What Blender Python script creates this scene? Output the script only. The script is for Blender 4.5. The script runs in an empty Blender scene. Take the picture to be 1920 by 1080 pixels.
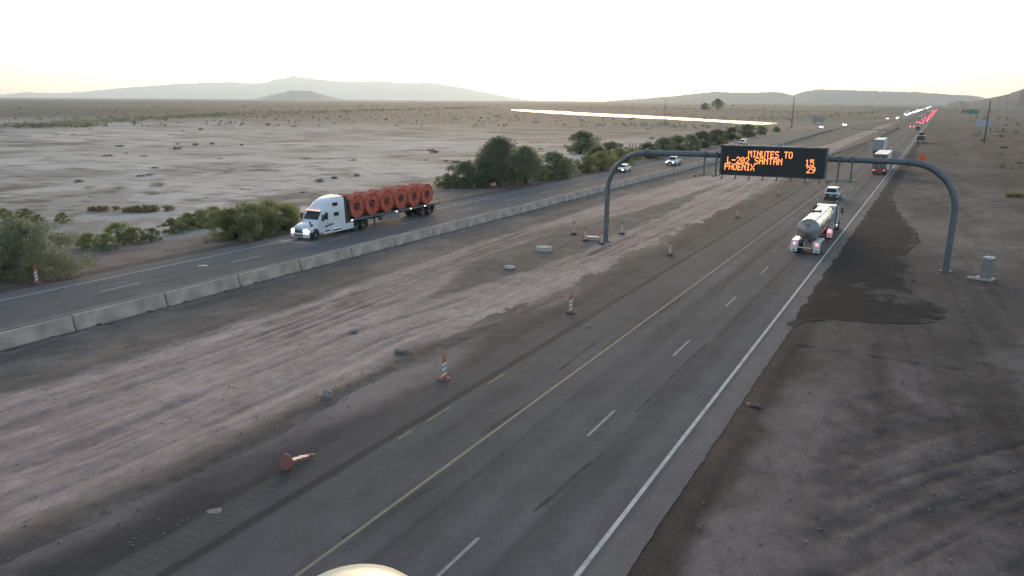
import bpy, bmesh, math, random
import numpy as np
from mathutils import Matrix, Vector

R = math.radians
random.seed(11)
sc = bpy.context.scene
col = sc.collection

# ------------------------------------------------------------------ camera
# metres; x = across the freeway (right +), y = along the westbound road, z = up
F_PX, CAM_H = 1415.0, 14.05
D_ = np.array([0.484999, -0.208285, 0.849349])     # road direction seen in camera axes
N_ = np.array([-0.006307, 0.970364, 0.241564])     # down
R_ = np.array([0.874492, 0.122515, -0.469312])     # to the right across the road
cam = bpy.data.cameras.new('camera')
cam_o = bpy.data.objects.new('camera', cam)
col.objects.link(cam_o)
ax = [(R_[i], D_[i], -N_[i]) for i in range(3)]
Mc = Matrix([(ax[0][i], -ax[1][i], -ax[2][i], 0) for i in range(3)] + [(0, 0, 0, 1)])
Mc.translation = (0, 0, CAM_H)
cam_o.matrix_world = Mc
cam.sensor_width = 36
cam.lens = F_PX / 1920 * 36
cam.clip_start = 0.1
cam.clip_end = 90000
sc.camera = cam_o

# ------------------------------------------------------------------ sky, sun, exposure
SUN_AZ, SUN_EL = -29.0, 6.0          # the sun sits low over the middle of the view
w = bpy.data.worlds.new('World')
sc.world = w
w.use_nodes = True
nt = w.node_tree
sky = nt.nodes.new('ShaderNodeTexSky')
sky.sky_type = 'NISHITA'
sky.sun_disc = False
sky.sun_elevation = R(SUN_EL)
sky.sun_rotation = R(SUN_AZ)
sky.dust_density = 2.2
sky.air_density = 0.95
sky.ozone_density = 1.15
bg = nt.nodes['Background']
hs_ = nt.nodes.new('ShaderNodeHueSaturation')
hs_.inputs['Saturation'].default_value = 0.86
nt.links.new(sky.outputs[0], hs_.inputs['Color'])
nt.links.new(hs_.outputs['Color'], bg.inputs[0])
bg.inputs[1].default_value = 0.10
sun = bpy.data.lights.new('sun', 'SUN')
sun.energy = 0.04
sun.angle = R(12)
sun.color = (1.0, 0.86, 0.7)
sun_o = bpy.data.objects.new('sun', sun)
col.objects.link(sun_o)
sd = Vector((math.sin(R(SUN_AZ)) * math.cos(R(SUN_EL)), math.cos(R(SUN_AZ)) * math.cos(R(SUN_EL)), math.sin(R(SUN_EL))))
sun_o.rotation_euler = sd.to_track_quat('Z', 'Y').to_euler()
sc.view_settings.view_transform = 'Standard'
sc.view_settings.look = 'None'
sc.view_settings.gamma = 1
sc.view_settings.exposure = 2.45
sc.cycles.volume_bounces = 2
sc.cycles.sample_clamp_indirect = 4
sc.cycles.use_denoising = True

# ------------------------------------------------------------------ helpers
def G(px, py, z=0.0):
    """photo pixel -> point of the level z the ray meets"""
    v = np.array([(px - 960) / F_PX, (py - 540) / F_PX, 1.0])
    k = (CAM_H - z) / (v @ N_)
    return float(v @ R_ * k), float(v @ D_ * k)

def tag(o, label=None, cat=None, group=None, kind=None):
    if label: o['label'] = label
    if cat: o['category'] = cat
    if group: o['group'] = group
    if kind: o['kind'] = kind
    return o

def empty(name, loc=(0, 0, 0), rz=0.0, label=None, cat=None, group=None):
    o = bpy.data.objects.new(name, None)
    o.empty_display_size = 0.3
    col.objects.link(o)
    o.location = loc
    o.rotation_euler = (0, 0, rz)
    return tag(o, label, cat, group)

def copy_tree(o, parent=None):
    c = o.copy()
    col.objects.link(c)
    if parent is not None:
        c.parent = parent
        c.matrix_parent_inverse = o.matrix_parent_inverse.copy()
    for ch in list(o.children):
        copy_tree(ch, c)
    return c

class MB:
    """collects shapes; build() links them as one mesh object"""
    def __init__(s):
        s.v, s.f = [], []
    def add(s, vs, fs):
        b = len(s.v)
        s.v += [tuple(map(float, p)) for p in vs]
        s.f += [tuple(i + b for i in f) for f in fs]
        return s
    def box(s, x0, x1, y0, y1, z0, z1):
        return s.add([(x0, y0, z0), (x1, y0, z0), (x1, y1, z0), (x0, y1, z0), (x0, y0, z1), (x1, y0, z1), (x1, y1, z1), (x0, y1, z1)],
                     [(0, 3, 2, 1), (4, 5, 6, 7), (0, 1, 5, 4), (1, 2, 6, 5), (2, 3, 7, 6), (3, 0, 4, 7)])
    def loft(s, loops, cap=True, closed=True):
        n = len(loops[0]); vs = [p for L in loops for p in L]; fs = []
        for i in range(len(loops) - 1):
            for j in range(n if closed else n - 1):
                k = (j + 1) % n
                fs.append((i * n + j, i * n + k, (i + 1) * n + k, (i + 1) * n + j))
        if cap:
            fs.append(tuple(reversed(range(n))))
            fs.append(tuple((len(loops) - 1) * n + j for j in range(n)))
        return s.add(vs, fs)
    def prism_x(s, prof, x0, x1):
        return s.loft([[(x0, y, z) for y, z in prof], [(x1, y, z) for y, z in prof]])
    def prism_y(s, prof, y0, y1):
        return s.loft([[(x, y0, z) for x, z in prof], [(x, y1, z) for x, z in prof]])
    def prism_z(s, prof, z0, z1):
        return s.loft([[(x, y, z0) for x, y in prof], [(x, y, z1) for x, y in prof]])
    def lathe(s, prof, axis='z', c=(0, 0, 0), n=20, cap=True):
        loops = []
        for t, r in prof:
            L = []
            for k in range(n):
                a = 2 * math.pi * k / n
                u, q = r * math.cos(a), r * math.sin(a)
                L.append({'z': (c[0] + u, c[1] + q, c[2] + t), 'y': (c[0] + u, c[1] + t, c[2] + q), 'x': (c[0] + t, c[1] + u, c[2] + q)}[axis])
            loops.append(L)
        return s.loft(loops, cap)
    def tube(s, path, r, n=10, cap=True):
        path = [Vector(p) for p in path]
        rr = r if isinstance(r, (list, tuple)) else [r] * len(path)
        loops = []; up = None
        for i, p in enumerate(path):
            t = (path[min(i + 1, len(path) - 1)] - path[max(i - 1, 0)]).normalized()
            if up is None:
                up = Vector((0, 0, 1)) if abs(t.z) < 0.9 else Vector((1, 0, 0))
            a = (up - t * up.dot(t)).normalized(); b = t.cross(a); up = a
            loops.append([tuple(p + (a * math.cos(2 * math.pi * k / n) + b * math.sin(2 * math.pi * k / n)) * rr[i]) for k in range(n)])
        return s.loft(loops, cap)
    def slab(s, q, t=0.012, inset=0.0, off=0.004):
        """thin pane on the quad q (four points), pushed out along its normal"""
        q = [Vector(p) for p in q]; c = sum(q, Vector()) / 4
        nrm = (q[2] - q[0]).cross(q[3] - q[1]).normalized()
        q = [p + (c - p).normalized() * inset for p in q]
        return s.add([p + nrm * off for p in q] + [p + nrm * (off + t) for p in q],
                     [(3, 2, 1, 0), (4, 5, 6, 7), (0, 1, 5, 4), (1, 2, 6, 5), (2, 3, 7, 6), (3, 0, 4, 7)])
    def build(s, name, mat, parent=None, loc=None, bevel=0.0, smooth=35, fix=True, rot=None):
        me = bpy.data.meshes.new(name)
        me.from_pydata(s.v, [], s.f)
        if fix or bevel:
            bm = bmesh.new(); bm.from_mesh(me)
            if bevel:
                bmesh.ops.remove_doubles(bm, verts=bm.verts, dist=1e-5)
                es = [e for e in bm.edges if len(e.link_faces) == 2 and e.calc_face_angle(0) > R(30)]
                bmesh.ops.bevel(bm, geom=es, offset=bevel, segments=2, affect='EDGES', clamp_overlap=True)
            bmesh.ops.recalc_face_normals(bm, faces=bm.faces)
            bm.to_mesh(me); bm.free()
        if smooth:
            me.shade_smooth()
            me.set_sharp_from_angle(angle=R(smooth))
        me.materials.append(mat)
        o = bpy.data.objects.new(name, me)
        col.objects.link(o)
        if parent is not None: o.parent = parent
        if loc: o.location = loc
        if rot: o.rotation_euler = rot
        return o

def _hash(ix, iy, seed):
    n = (ix.astype(np.int64) * 374761393 + iy.astype(np.int64) * 668265263 + seed * 1442695041) & 0x7fffffff
    n = ((n ^ (n >> 13)) * 1274126177) & 0x7fffffff
    return ((n ^ (n >> 16)) & 0xffff) / 65535.0

def vnoise(x, y, seed=0):
    x = np.asarray(x, float); y = np.asarray(y, float)
    ix, iy = np.floor(x), np.floor(y); fx, fy = x - ix, y - iy
    fx = fx * fx * (3 - 2 * fx); fy = fy * fy * (3 - 2 * fy)
    a, b, c, d = _hash(ix, iy, seed), _hash(ix + 1, iy, seed), _hash(ix, iy + 1, seed), _hash(ix + 1, iy + 1, seed)
    return (a * (1 - fx) + b * fx) * (1 - fy) + (c * (1 - fx) + d * fx) * fy

def fbm(x, y, octv=4, seed=0):
    t, a, s = 0, 0.5, 0
    for k in range(octv):
        t = t + a * vnoise(x * 2 ** k + 17.3 * k, y * 2 ** k - 9.1 * k, seed + k); s += a; a *= 0.5
    return t / s

def sst(a, b, x):
    t = np.clip((x - a) / (b - a), 0, 1)
    return t * t * (3 - 2 * t)

def band(x, a, b, soft):
    return sst(a - soft, a + soft, x) * (1 - sst(b - soft, b + soft, x))

# ------------------------------------------------------------------ materials
MATS = {}
def mat(name, c, rough=0.6, metal=0.0, var=0.12, vscale=4.0, bump=0.0, bscale=40.0, spec=0.5, emit=None, estr=0.0, coat=0.0, alpha=1.0, dirt=0.0, trans=0.0):
    if name in MATS: return MATS[name]
    m = bpy.data.materials.new(name); m.use_nodes = True
    t = m.node_tree; p = t.nodes['Principled BSDF']; L = t.links.new
    p.inputs['Roughness'].default_value = rough
    p.inputs['Metallic'].default_value = metal
    p.inputs['Specular IOR Level'].default_value = spec
    p.inputs['Coat Weight'].default_value = coat
    p.inputs['Transmission Weight'].default_value = trans
    tc = t.nodes.new('ShaderNodeTexCoord')
    nz = t.nodes.new('ShaderNodeTexNoise'); nz.inputs['Scale'].default_value = vscale; nz.inputs['Detail'].default_value = 6
    L(tc.outputs['Object'], nz.inputs['Vector'])
    mr = t.nodes.new('ShaderNodeMapRange'); mr.inputs['From Min'].default_value = 0.3; mr.inputs['From Max'].default_value = 0.7
    mr.inputs['To Min'].default_value = 1 - var; mr.inputs['To Max'].default_value = 1 + var
    L(nz.outputs['Fac'], mr.inputs['Value'])
    mx = t.nodes.new('ShaderNodeVectorMath'); mx.operation = 'SCALE'
    mx.inputs[0].default_value = c[:3]
    L(mr.outputs['Result'], mx.inputs['Scale'])
    out = mx.outputs['Vector']
    if dirt:
        n2 = t.nodes.new('ShaderNodeTexNoise'); n2.inputs['Scale'].default_value = vscale * 0.35; n2.inputs['Detail'].default_value = 8
        L(tc.outputs['Object'], n2.inputs['Vector'])
        r2 = t.nodes.new('ShaderNodeMapRange'); r2.inputs['From Min'].default_value = 0.45; r2.inputs['From Max'].default_value = 0.7
        r2.inputs['To Max'].default_value = dirt
        L(n2.outputs['Fac'], r2.inputs['Value'])
        mm = t.nodes.new('ShaderNodeMix'); mm.data_type = 'RGBA'
        mm.inputs['B'].default_value = (0.16, 0.125, 0.10, 1)
        L(out, mm.inputs['A']); L(r2.outputs['Result'], mm.inputs['Factor'])
        out = mm.outputs['Result']
    L(out, p.inputs['Base Color'])
    if bump:
        nb = t.nodes.new('ShaderNodeTexNoise'); nb.inputs['Scale'].default_value = bscale; nb.inputs['Detail'].default_value = 4
        L(tc.outputs['Object'], nb.inputs['Vector'])
        bp = t.nodes.new('ShaderNodeBump'); bp.inputs['Strength'].default_value = bump; bp.inputs['Distance'].default_value = 0.02
        L(nb.outputs['Fac'], bp.inputs['Height']); L(bp.outputs['Normal'], p.inputs['Normal'])
    if emit:
        p.inputs['Emission Color'].default_value = (*emit, 1)
        p.inputs['Emission Strength'].default_value = estr
        m.cycles.emission_sampling = 'NONE'
    MATS[name] = m
    return m

def ground_mat(name, fine=3.0, fine2=18.0, amt=0.22, bump=0.5, spec=0.25, rough=0.95, stretch=(1, 1, 1)):
    m = bpy.data.materials.new(name); m.use_nodes = True
    t = m.node_tree; p = t.nodes['Principled BSDF']; L = t.links.new
    p.inputs['Roughness'].default_value = rough
    p.inputs['Specular IOR Level'].default_value = spec
    at = t.nodes.new('ShaderNodeAttribute'); at.attribute_name = 'col'
    tc = t.nodes.new('ShaderNodeTexCoord')
    mp = t.nodes.new('ShaderNodeMapping'); mp.inputs['Scale'].default_value = stretch
    L(tc.outputs['Object'], mp.inputs['Vector'])
    facs = []
    for s_, w_ in ((fine * .3, .8), (fine, 1.0), (fine2, 1.0), (fine2 * 3.5, .8)):
        nz = t.nodes.new('ShaderNodeTexNoise'); nz.inputs['Scale'].default_value = s_; nz.inputs['Detail'].default_value = 6
        nz.inputs['Roughness'].default_value = 0.72
        L(mp.outputs['Vector'], nz.inputs['Vector'])
        mu = t.nodes.new('ShaderNodeMath'); mu.operation = 'MULTIPLY_ADD'; mu.inputs[1].default_value = w_; mu.inputs[2].default_value = -.5 * w_
        L(nz.outputs['Fac'], mu.inputs[0]); facs.append(mu.outputs[0])
    cur = facs[0]
    for f_ in facs[1:]:
        a_ = t.nodes.new('ShaderNodeMath'); a_.operation = 'ADD'; L(cur, a_.inputs[0]); L(f_, a_.inputs[1]); cur = a_.outputs[0]
    ad = a_
    mr = t.nodes.new('ShaderNodeMapRange'); mr.inputs['From Min'].default_value = -0.42; mr.inputs['From Max'].default_value = 0.42
    mr.inputs['To Min'].default_value = 1 - amt; mr.inputs['To Max'].default_value = 1 + amt
    L(cur, mr.inputs['Value'])
    sc_ = t.nodes.new('ShaderNodeVectorMath'); sc_.operation = 'SCALE'
    L(at.outputs['Color'], sc_.inputs[0]); L(mr.outputs['Result'], sc_.inputs['Scale'])
    L(sc_.outputs['Vector'], p.inputs['Base Color'])
    bp = t.nodes.new('ShaderNodeBump'); bp.inputs['Strength'].default_value = bump; bp.inputs['Distance'].default_value = 0.03
    L(ad.outputs[0], bp.inputs['Height']); L(bp.outputs['Normal'], p.inputs['Normal'])
    return m

def paint_mat(name, c, wear=0.5):
    """road paint worn through to the asphalt in patches"""
    m = bpy.data.materials.new(name); m.use_nodes = True
    t = m.node_tree; p = t.nodes['Principled BSDF']; L = t.links.new
    p.inputs['Roughness'].default_value = 0.8
    ge = t.nodes.new('ShaderNodeNewGeometry')
    nz = t.nodes.new('ShaderNodeTexNoise'); nz.inputs['Scale'].default_value = 1.6; nz.inputs['Detail'].default_value = 9; nz.inputs['Roughness'].default_value = 0.75
    L(ge.outputs['Position'], nz.inputs['Vector'])
    mr = t.nodes.new('ShaderNodeMapRange'); mr.inputs['From Min'].default_value = 0.62 - wear * 0.3; mr.inputs['From Max'].default_value = 0.75
    mr.inputs['To Max'].default_value = 0.75
    L(nz.outputs['Fac'], mr.inputs['Value'])
    mm = t.nodes.new('ShaderNodeMix'); mm.data_type = 'RGBA'
    mm.inputs['A'].default_value = (*c, 1); mm.inputs['B'].default_value = (0.09, 0.088, 0.09, 1)
    L(mr.outputs['Result'], mm.inputs['Factor']); L(mm.outputs['Result'], p.inputs['Base Color'])
    return m

M_white = mat('white_paint', (0.62, 0.63, 0.64), 0.35, var=0.05, coat=0.3, dirt=0.25)
M_cabwhite = mat('cab_white_paint', (0.70, 0.72, 0.76), 0.3, var=0.04, coat=0.4, dirt=0.12, vscale=1.5)
M_boxwhite = mat('trailer_white', (0.66, 0.66, 0.65), 0.45, var=0.06, dirt=0.3, vscale=2)
M_silver = mat('silver_paint', (0.32, 0.33, 0.35), 0.35, metal=0.6, dirt=0.2)
M_black = mat('black_paint', (0.02, 0.02, 0.023), 0.35, coat=0.3, dirt=0.2)
M_dark = mat('dark_frame', (0.03, 0.03, 0.032), 0.6, dirt=0.35)
M_rubber = mat('tyre_rubber', (0.02, 0.02, 0.02), 0.85, var=0.25, dirt=0.4)
M_rim = mat('wheel_alloy', (0.45, 0.45, 0.46), 0.35, metal=0.8, dirt=0.35)
M_glass = mat('dark_glass', (0.012, 0.015, 0.018), 0.06, var=0.02, spec=0.6)
M_chrome = mat('chrome', (0.6, 0.6, 0.6), 0.18, metal=1.0, var=0.04)
M_tank = mat('polished_tank_steel', (0.66, 0.67, 0.68), 0.26, metal=0.95, var=0.05, vscale=1.2, dirt=0.15)
M_tankend = mat('dull_tank_end', (0.30, 0.295, 0.28), 0.5, metal=0.35, var=0.1, dirt=0.4)
M_galv = mat('galvanised_steel', (0.135, 0.145, 0.16), 0.55, metal=0.35, var=0.1, vscale=1.5, bump=0.05)
M_headlight = mat('headlight_on', (0.8, 0.8, 0.85), 0.2, emit=(1.0, 0.98, 1.0), estr=7)
M_headlight_far = mat('headlight_far', (0.8, 0.8, 0.85), 0.2, emit=(0.97, 0.95, 1.0), estr=60)
M_headlamp_off = mat('lamp_lens', (0.5, 0.5, 0.5), 0.1)
M_tail = mat('taillight_on', (0.5, 0.03, 0.03), 0.3, emit=(1.0, 0.16, 0.2), estr=0.75)
M_tail_far = mat('taillight_far', (0.5, 0.03, 0.03), 0.3, emit=(1.0, 0.06, 0.10), estr=12)
M_taildim = mat('taillight_lens', (0.30, 0.02, 0.02), 0.25, emit=(1.0, 0.05, 0.04), estr=0.02)
M_amber = mat('amber_lamp', (0.6, 0.2, 0.05), 0.3, emit=(1.0, 0.32, 0.12), estr=0.6)
M_marker = mat('side_marker', (0.8, 0.75, 0.7), 0.3, emit=(1.0, 0.9, 0.8), estr=0.5)
M_coil = mat('orange_red_conduit', (0.56, 0.125, 0.075), 0.5, var=0.22, vscale=6)
M_reel = mat('reel_steel_red', (0.42, 0.07, 0.05), 0.5, var=0.15, dirt=0.2)
M_concrete = mat('barrier_concrete', (0.45, 0.365, 0.315), 0.9, var=0.14, vscale=1.6, bump=0.3, bscale=14, dirt=0.6)
M_palecon = mat('pale_concrete', (0.44, 0.385, 0.34), 0.9, var=0.12, vscale=3, bump=0.3, bscale=25, dirt=0.25)
M_orange = mat('traffic_orange', (0.46, 0.12, 0.075), 0.6, var=0.12, dirt=0.3, vscale=6)
M_fluor = mat('fluorescent_orange', (0.75, 0.11, 0.03), 0.5, var=0.08)
M_stripe = mat('reflective_white', (0.62, 0.60, 0.58), 0.5, var=0.12, dirt=0.3, vscale=6)
M_baserub = mat('rubber_base', (0.045, 0.04, 0.04), 0.9, var=0.2, dirt=0.5, vscale=6)
M_basered = mat('dusty_red_rubber', (0.26, 0.09, 0.08), 0.85, var=0.2, dirt=0.4, vscale=6)
M_signface = mat('sign_black', (0.016, 0.017, 0.02), 0.55, var=0.15)
M_led = mat('led_amber', (0.5, 0.15, 0.03), 0.5, emit=(1.0, 0.26, 0.085), estr=0.42)
M_wood = mat('weathered_wood', (0.075, 0.06, 0.05), 0.9, var=0.25, vscale=8)
M_bark = mat('mesquite_bark', (0.06, 0.048, 0.04), 0.95, var=0.3, vscale=9, bump=0.5)
M_signgreen = mat('sign_green', (0.03, 0.22, 0.16), 0.5)
M_signwhite = mat('board_white', (0.42, 0.43, 0.45), 0.6, var=0.08)
M_boardback = mat('board_panel_grey', (0.33, 0.33, 0.32), 0.7, var=0.1)
M_cabinet = mat('cabinet_grey', (0.24, 0.235, 0.225), 0.6, metal=0.2, var=0.1, dirt=0.3)
M_black_asphalt_line = mat('tar_sealer', (0.028, 0.027, 0.027), 0.7, var=0.2)

def leaf_mat(name, c1, c2, tr=0.3):
    m = bpy.data.materials.new(name); m.use_nodes = True
    t = m.node_tree; p = t.nodes['Principled BSDF']; L = t.links.new
    ge = t.nodes.new('ShaderNodeNewGeometry'); oi = t.nodes.new('ShaderNodeObjectInfo')
    nz = t.nodes.new('ShaderNodeTexNoise'); nz.inputs['Scale'].default_value = 0.9; nz.inputs['Detail'].default_value = 4
    L(ge.outputs['Position'], nz.inputs['Vector'])
    ad = t.nodes.new('ShaderNodeMath'); ad.operation = 'MULTIPLY_ADD'; ad.inputs[1].default_value = 0.5
    L(ge.outputs['Random Per Island'], ad.inputs[0]); L(nz.outputs['Fac'], ad.inputs[2])
    cr = t.nodes.new('ShaderNodeMix'); cr.data_type = 'RGBA'
    cr.inputs['A'].default_value = (*c1, 1); cr.inputs['B'].default_value = (*c2, 1)
    mr = t.nodes.new('ShaderNodeMapRange'); mr.inputs['From Min'].default_value = 0.4; mr.inputs['From Max'].default_value = 1.1
    L(ad.outputs[0], mr.inputs['Value']); L(mr.outputs['Result'], cr.inputs['Factor'])
    hs = t.nodes.new('ShaderNodeHueSaturation')
    m2 = t.nodes.new('ShaderNodeMapRange'); m2.inputs['To Min'].default_value = 0.8; m2.inputs['To Max'].default_value = 1.2
    L(oi.outputs['Random'], m2.inputs['Value']); L(m2.outputs['Result'], hs.inputs['Value']); L(cr.outputs['Result'], hs.inputs['Color'])
    L(hs.outputs['Color'], p.inputs['Base Color'])
    p.inputs['Roughness'].default_value = 0.75; p.inputs['Specular IOR Level'].default_value = 0.2
    tl = t.nodes.new('ShaderNodeBsdfTranslucent'); L(hs.outputs['Color'], tl.inputs['Color'])
    ms = t.nodes.new('ShaderNodeMixShader'); ms.inputs[0].default_value = tr
    L(p.outputs[0], ms.inputs[1]); L(tl.outputs[0], ms.inputs[2])
    L(ms.outputs[0], t.nodes['Material Output'].inputs['Surface'])
    return m
M_leaf = leaf_mat('mesquite_leaf', (0.14, 0.16, 0.10), (0.25, 0.275, 0.17), 0.45)
M_leafy = leaf_mat('creosote_leaf', (0.18, 0.195, 0.09), (0.33, 0.34, 0.17), 0.5)
M_scrub = leaf_mat('scrub_leaf', (0.12, 0.11, 0.085), (0.21, 0.20, 0.15), 0.15)
M_grass = leaf_mat('dry_grass_blade', (0.22, 0.18, 0.09), (0.34, 0.28, 0.14), 0.2)

# ------------------------------------------------------------------ terrain
def eb_shift(y):
    """the eastbound road bows out, then swings in towards the westbound one"""
    y = np.asarray(y, float)
    return -4.5 * sst(200, 430, y) + 4.5 * sst(470, 560, y) + 17.0 * sst(540, 800, y)

def interp(pts, y):
    p = np.array(sorted(pts))
    return np.interp(y, p[:, 0], p[:, 1])

TRK_UP = [(0, -39), (18, -38.3), (26, -37.6), (37, -38.1), (47, -38.7), (60, -39.4), (85, -40), (118, -41.6), (153, -39.4), (200, -36), (300, -33)]
TRK_LOW = [(0, -26), (11, -25.6), (17, -25), (30, -25.1), (34, -25.5), (43, -24.2), (51, -23.8), (63, -23.1), (84, -22.9), (134, -24.3), (200, -26), (300, -27)]
WEDGE_UP = [(40, -31), (46, -32), (50, -33.4), (59, -36), (64, -35.7), (78, -36.1), (86, -34.7), (101, -33.4), (118, -33), (150, -32.4)]
WEDGE_LOW = [(40, -31), (46, -30.4), (52, -29.6), (60, -28.8), (74, -28.8), (94, -29.4), (118, -31.5), (150, -32.4)]

def track_masks(x, y):
    j = (fbm(x * 0.5, y * 0.35, 3, 71) - 0.5) * 1.6
    up, lo = interp(TRK_UP, y), interp(TRK_LOW, y)
    pale = sst(-0.7, 0.7, x - up + j) * (1 - sst(-0.6, 0.6, x - lo + j * 0.8))
    wu, wl = interp(WEDGE_UP, y), interp(WEDGE_LOW, y)
    wedge = sst(-0.6, 0.6, x - wu + j) * (1 - sst(-0.6, 0.6, x - wl + j)) * sst(40, 48, y) * (1 - sst(125, 150, y))
    return np.clip(pale * (1 - wedge), 0, 1), wedge

def C(*c): return np.array(c)

def lerp(a, b, t): return a + (b - a) * t[..., None]

def streaks(x, y, fx, fy, seed):
    return fbm(x * fx, y * fy, 4, seed)

def ground_fields(x, y):
    n1 = fbm(x * 0.06, y * 0.06, 5, 1); n2 = fbm(x * 0.5, y * 0.5, 4, 2); n3 = fbm(x * 1.7, y * 1.7, 3, 3)
    nf = fbm(x * 0.02, y * 0.02, 4, 4)
    # right-hand dirt
    c = lerp(np.broadcast_to(C(0.085, 0.076, 0.074), x.shape + (3,)), C(0.150, 0.132, 0.126), sst(0.35, 0.68, n1 * 0.5 + n2 * 0.5))
    # equipment ruts on the right, running along and across
    rut1 = sst(0.52, 0.66, streaks(x + 0.12 * y, y, 1.9, 0.07, 21))
    rx, ry = x * 0.83 - y * 0.55, x * 0.55 + y * 0.83
    rut2 = sst(0.50, 0.62, streaks(rx + .3 * np.sin(ry * .3), ry, 1.3, 0.09, 22)) * (1 - sst(33, 42, y + (n1 - .5) * 12)) * sst(-4, 0, x)
    rut3 = sst(0.55, 0.68, streaks(x - 0.35 * y, y, 0.9, 0.05, 23)) * sst(95, 130, y)
    c = c * (1 - 0.30 * rut1 * sst(30, 40, y))[..., None] * (1 - 0.30 * rut2)[..., None] * (1 - 0.40 * rut3)[..., None] * (0.74 + 0.52 * n3)[..., None]
    red = sst(10, 18, x + (n1 - .5) * 14) * sst(70, 130, y)
    c = lerp(c, C(0.135, 0.100, 0.088) * (0.55 + 0.9 * sst(.3, .7, n2 * .5 + n1 * .5))[..., None], red * 0.85)
    tuf = sst(0.60, 0.70, fbm(x * 0.3, y * 0.22, 3, 35)) * sst(9, 14, x) * sst(60, 110, y)
    c = lerp(c, C(0.06, 0.052, 0.045), tuf * 0.7)
    pale_r = band(x + (n2 - .5) * 2.0, -4.9, -2.6, 0.7) * (1 - sst(48, 56, y))
    c = lerp(c, C(0.185, 0.158, 0.150), pale_r * (0.45 + 0.4 * n3))
    pk = sst(0.56, 0.64, fbm(x * 0.16 + 5, y * 0.13, 4, 31)) * sst(2, 5, x) * (1 - sst(48, 60, y))
    c = lerp(c, C(0.175, 0.165, 0.155), pk * 0.75)
    pk2 = band(y + (n2 - .5) * 6, 84, 112, 3) * band(x + (n2 - .5) * 3, -2.0, 4.2, 1.0)
    c = lerp(c, C(0.17, 0.155, 0.145), pk2 * 0.5 * (0.5 + n3))
    graded = band(x + (n1 - .5) * 3, 5.5, 10.5, 1.2) * sst(60, 100, y) * (1 - sst(320, 420, y))
    c = lerp(c, C(0.150, 0.135, 0.128), graded * 0.6)
    brown = band(x + (n2 - .5) * 0.7, -7.6, -5.35, 0.25) * (1 - sst(44, 56, y))
    c = lerp(c, C(0.066, 0.053, 0.047) * (0.85 + 0.3 * n3)[..., None], brown)
    c = c * C(0.70, 0.685, 0.72)
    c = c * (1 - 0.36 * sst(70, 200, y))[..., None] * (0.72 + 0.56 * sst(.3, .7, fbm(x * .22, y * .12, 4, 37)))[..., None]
    # median
    med = band(x, -46.5, -18, 0.3)
    m = lerp(np.broadcast_to(C(0.090, 0.083, 0.080), x.shape + (3,)), C(0.138, 0.126, 0.120), sst(0.35, 0.65, n1 * .4 + n2 * .6))
    pale, wedge = track_masks(x, y)
    pc = lerp(np.broadcast_to(C(0.235, 0.200, 0.196), x.shape + (3,)), C(0.285, 0.248, 0.243), sst(0.3, 0.7, n2 * .4 + n1 * .6))
    mid = (interp(TRK_UP, y) + interp(TRK_LOW, y)) / 2
    wm = sst(-2, 2, x - mid); u_ = (x - interp(TRK_UP, y)) * (1 - wm) + (x - interp(TRK_LOW, y) + 13.0) * wm + (n1 - .5) * .6
    sk = sst(0.50, 0.66, fbm(u_ * 1.5, y * .03, 4, 41)); sk2 = sst(0.57, 0.62, fbm(u_ * 3.4, y * 0.055, 3, 42))
    gouge = sst(0.64, 0.70, fbm(u_ * 4.0 + 7, y * 0.35, 3, 44))
    patchy = sst(.4, .62, fbm(x * .12 + 3, y * .06, 4, 43))
    pc = pc * (1 - 0.16 * sk)[..., None] * (1 - 0.36 * sk2 * (.3 + .7 * patchy))[..., None] * (1 - .35 * gouge * patchy)[..., None] * (0.90 + 0.20 * n3)[..., None] * 1.08
    lt_ = np.exp(-((x + 31.5 + 0.02 * (y - 20)) / .5) ** 2) + np.exp(-((x + 33.6 + 0.02 * (y - 20)) / .5) ** 2) + np.exp(-((x - interp(TRK_LOW, y) + 1.6) / .5) ** 2) + np.exp(-((x - interp(TRK_UP, y) - 1.5) / .6) ** 2)
    pc = pc * (1 + .10 * np.clip(lt_, 0, 1))[..., None]
    pc = pc * C(1.06, 0.985, 0.95)
    m = lerp(m, pc, pale)
    edge_lo = np.exp(-((x - interp(TRK_LOW, y) - 0.9 + (n2 - .5) * 1.2) / 0.6) ** 2) * (1 - sst(34, 60, y))
    m = lerp(m, C(0.088, 0.072, 0.067), edge_lo * 0.85)
    edge_up = np.exp(-((x - interp(TRK_UP, y) + 1.3 + (n2 - .5) * 0.9) / 0.8) ** 2)
    m = lerp(m, C(0.115, 0.094, 0.086), edge_up * 0.6)
    near_bar = band(x + (n2 - .5) * 2.5, -44.2, -40.3, 0.6)
    m = lerp(m, C(0.082, 0.077, 0.075), near_bar * sst(0.38, 0.6, fbm(x * .15, y * .1, 3, 51)) * 0.85)
    toe = band(x + (n3 - .5) * 0.6, -45.5, -44.6, 0.25)
    m = lerp(m, C(0.215, 0.18, 0.155), toe * 0.6)
    sandy = sst(0.55, 0.7, fbm(x * .22, y * .16, 3, 52)) * band(x, -44.5, -39, 1)
    m = lerp(m, C(0.20, 0.165, 0.145), sandy * 0.6)
    dk = sst(0.6, 0.72, fbm(x * 0.9, y * 0.35, 3, 53)) * wedge
    m = lerp(m, C(0.075, 0.07, 0.068), dk * 0.6)
    far_dark = sst(110, 160, y) * (1 - pale)
    m = lerp(m, C(0.085, 0.08, 0.078), far_dark * 0.6)
    c = lerp(c, m, med)
    # verge and field left of the eastbound road
    xs = x - eb_shift(y)
    lf = 1 - sst(-57.5, -56.5, xs)
    v = lerp(np.broadcast_to(C(0.150, 0.118, 0.102), x.shape + (3,)), C(0.205, 0.168, 0.148), sst(0.3, 0.7, n2))
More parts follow.
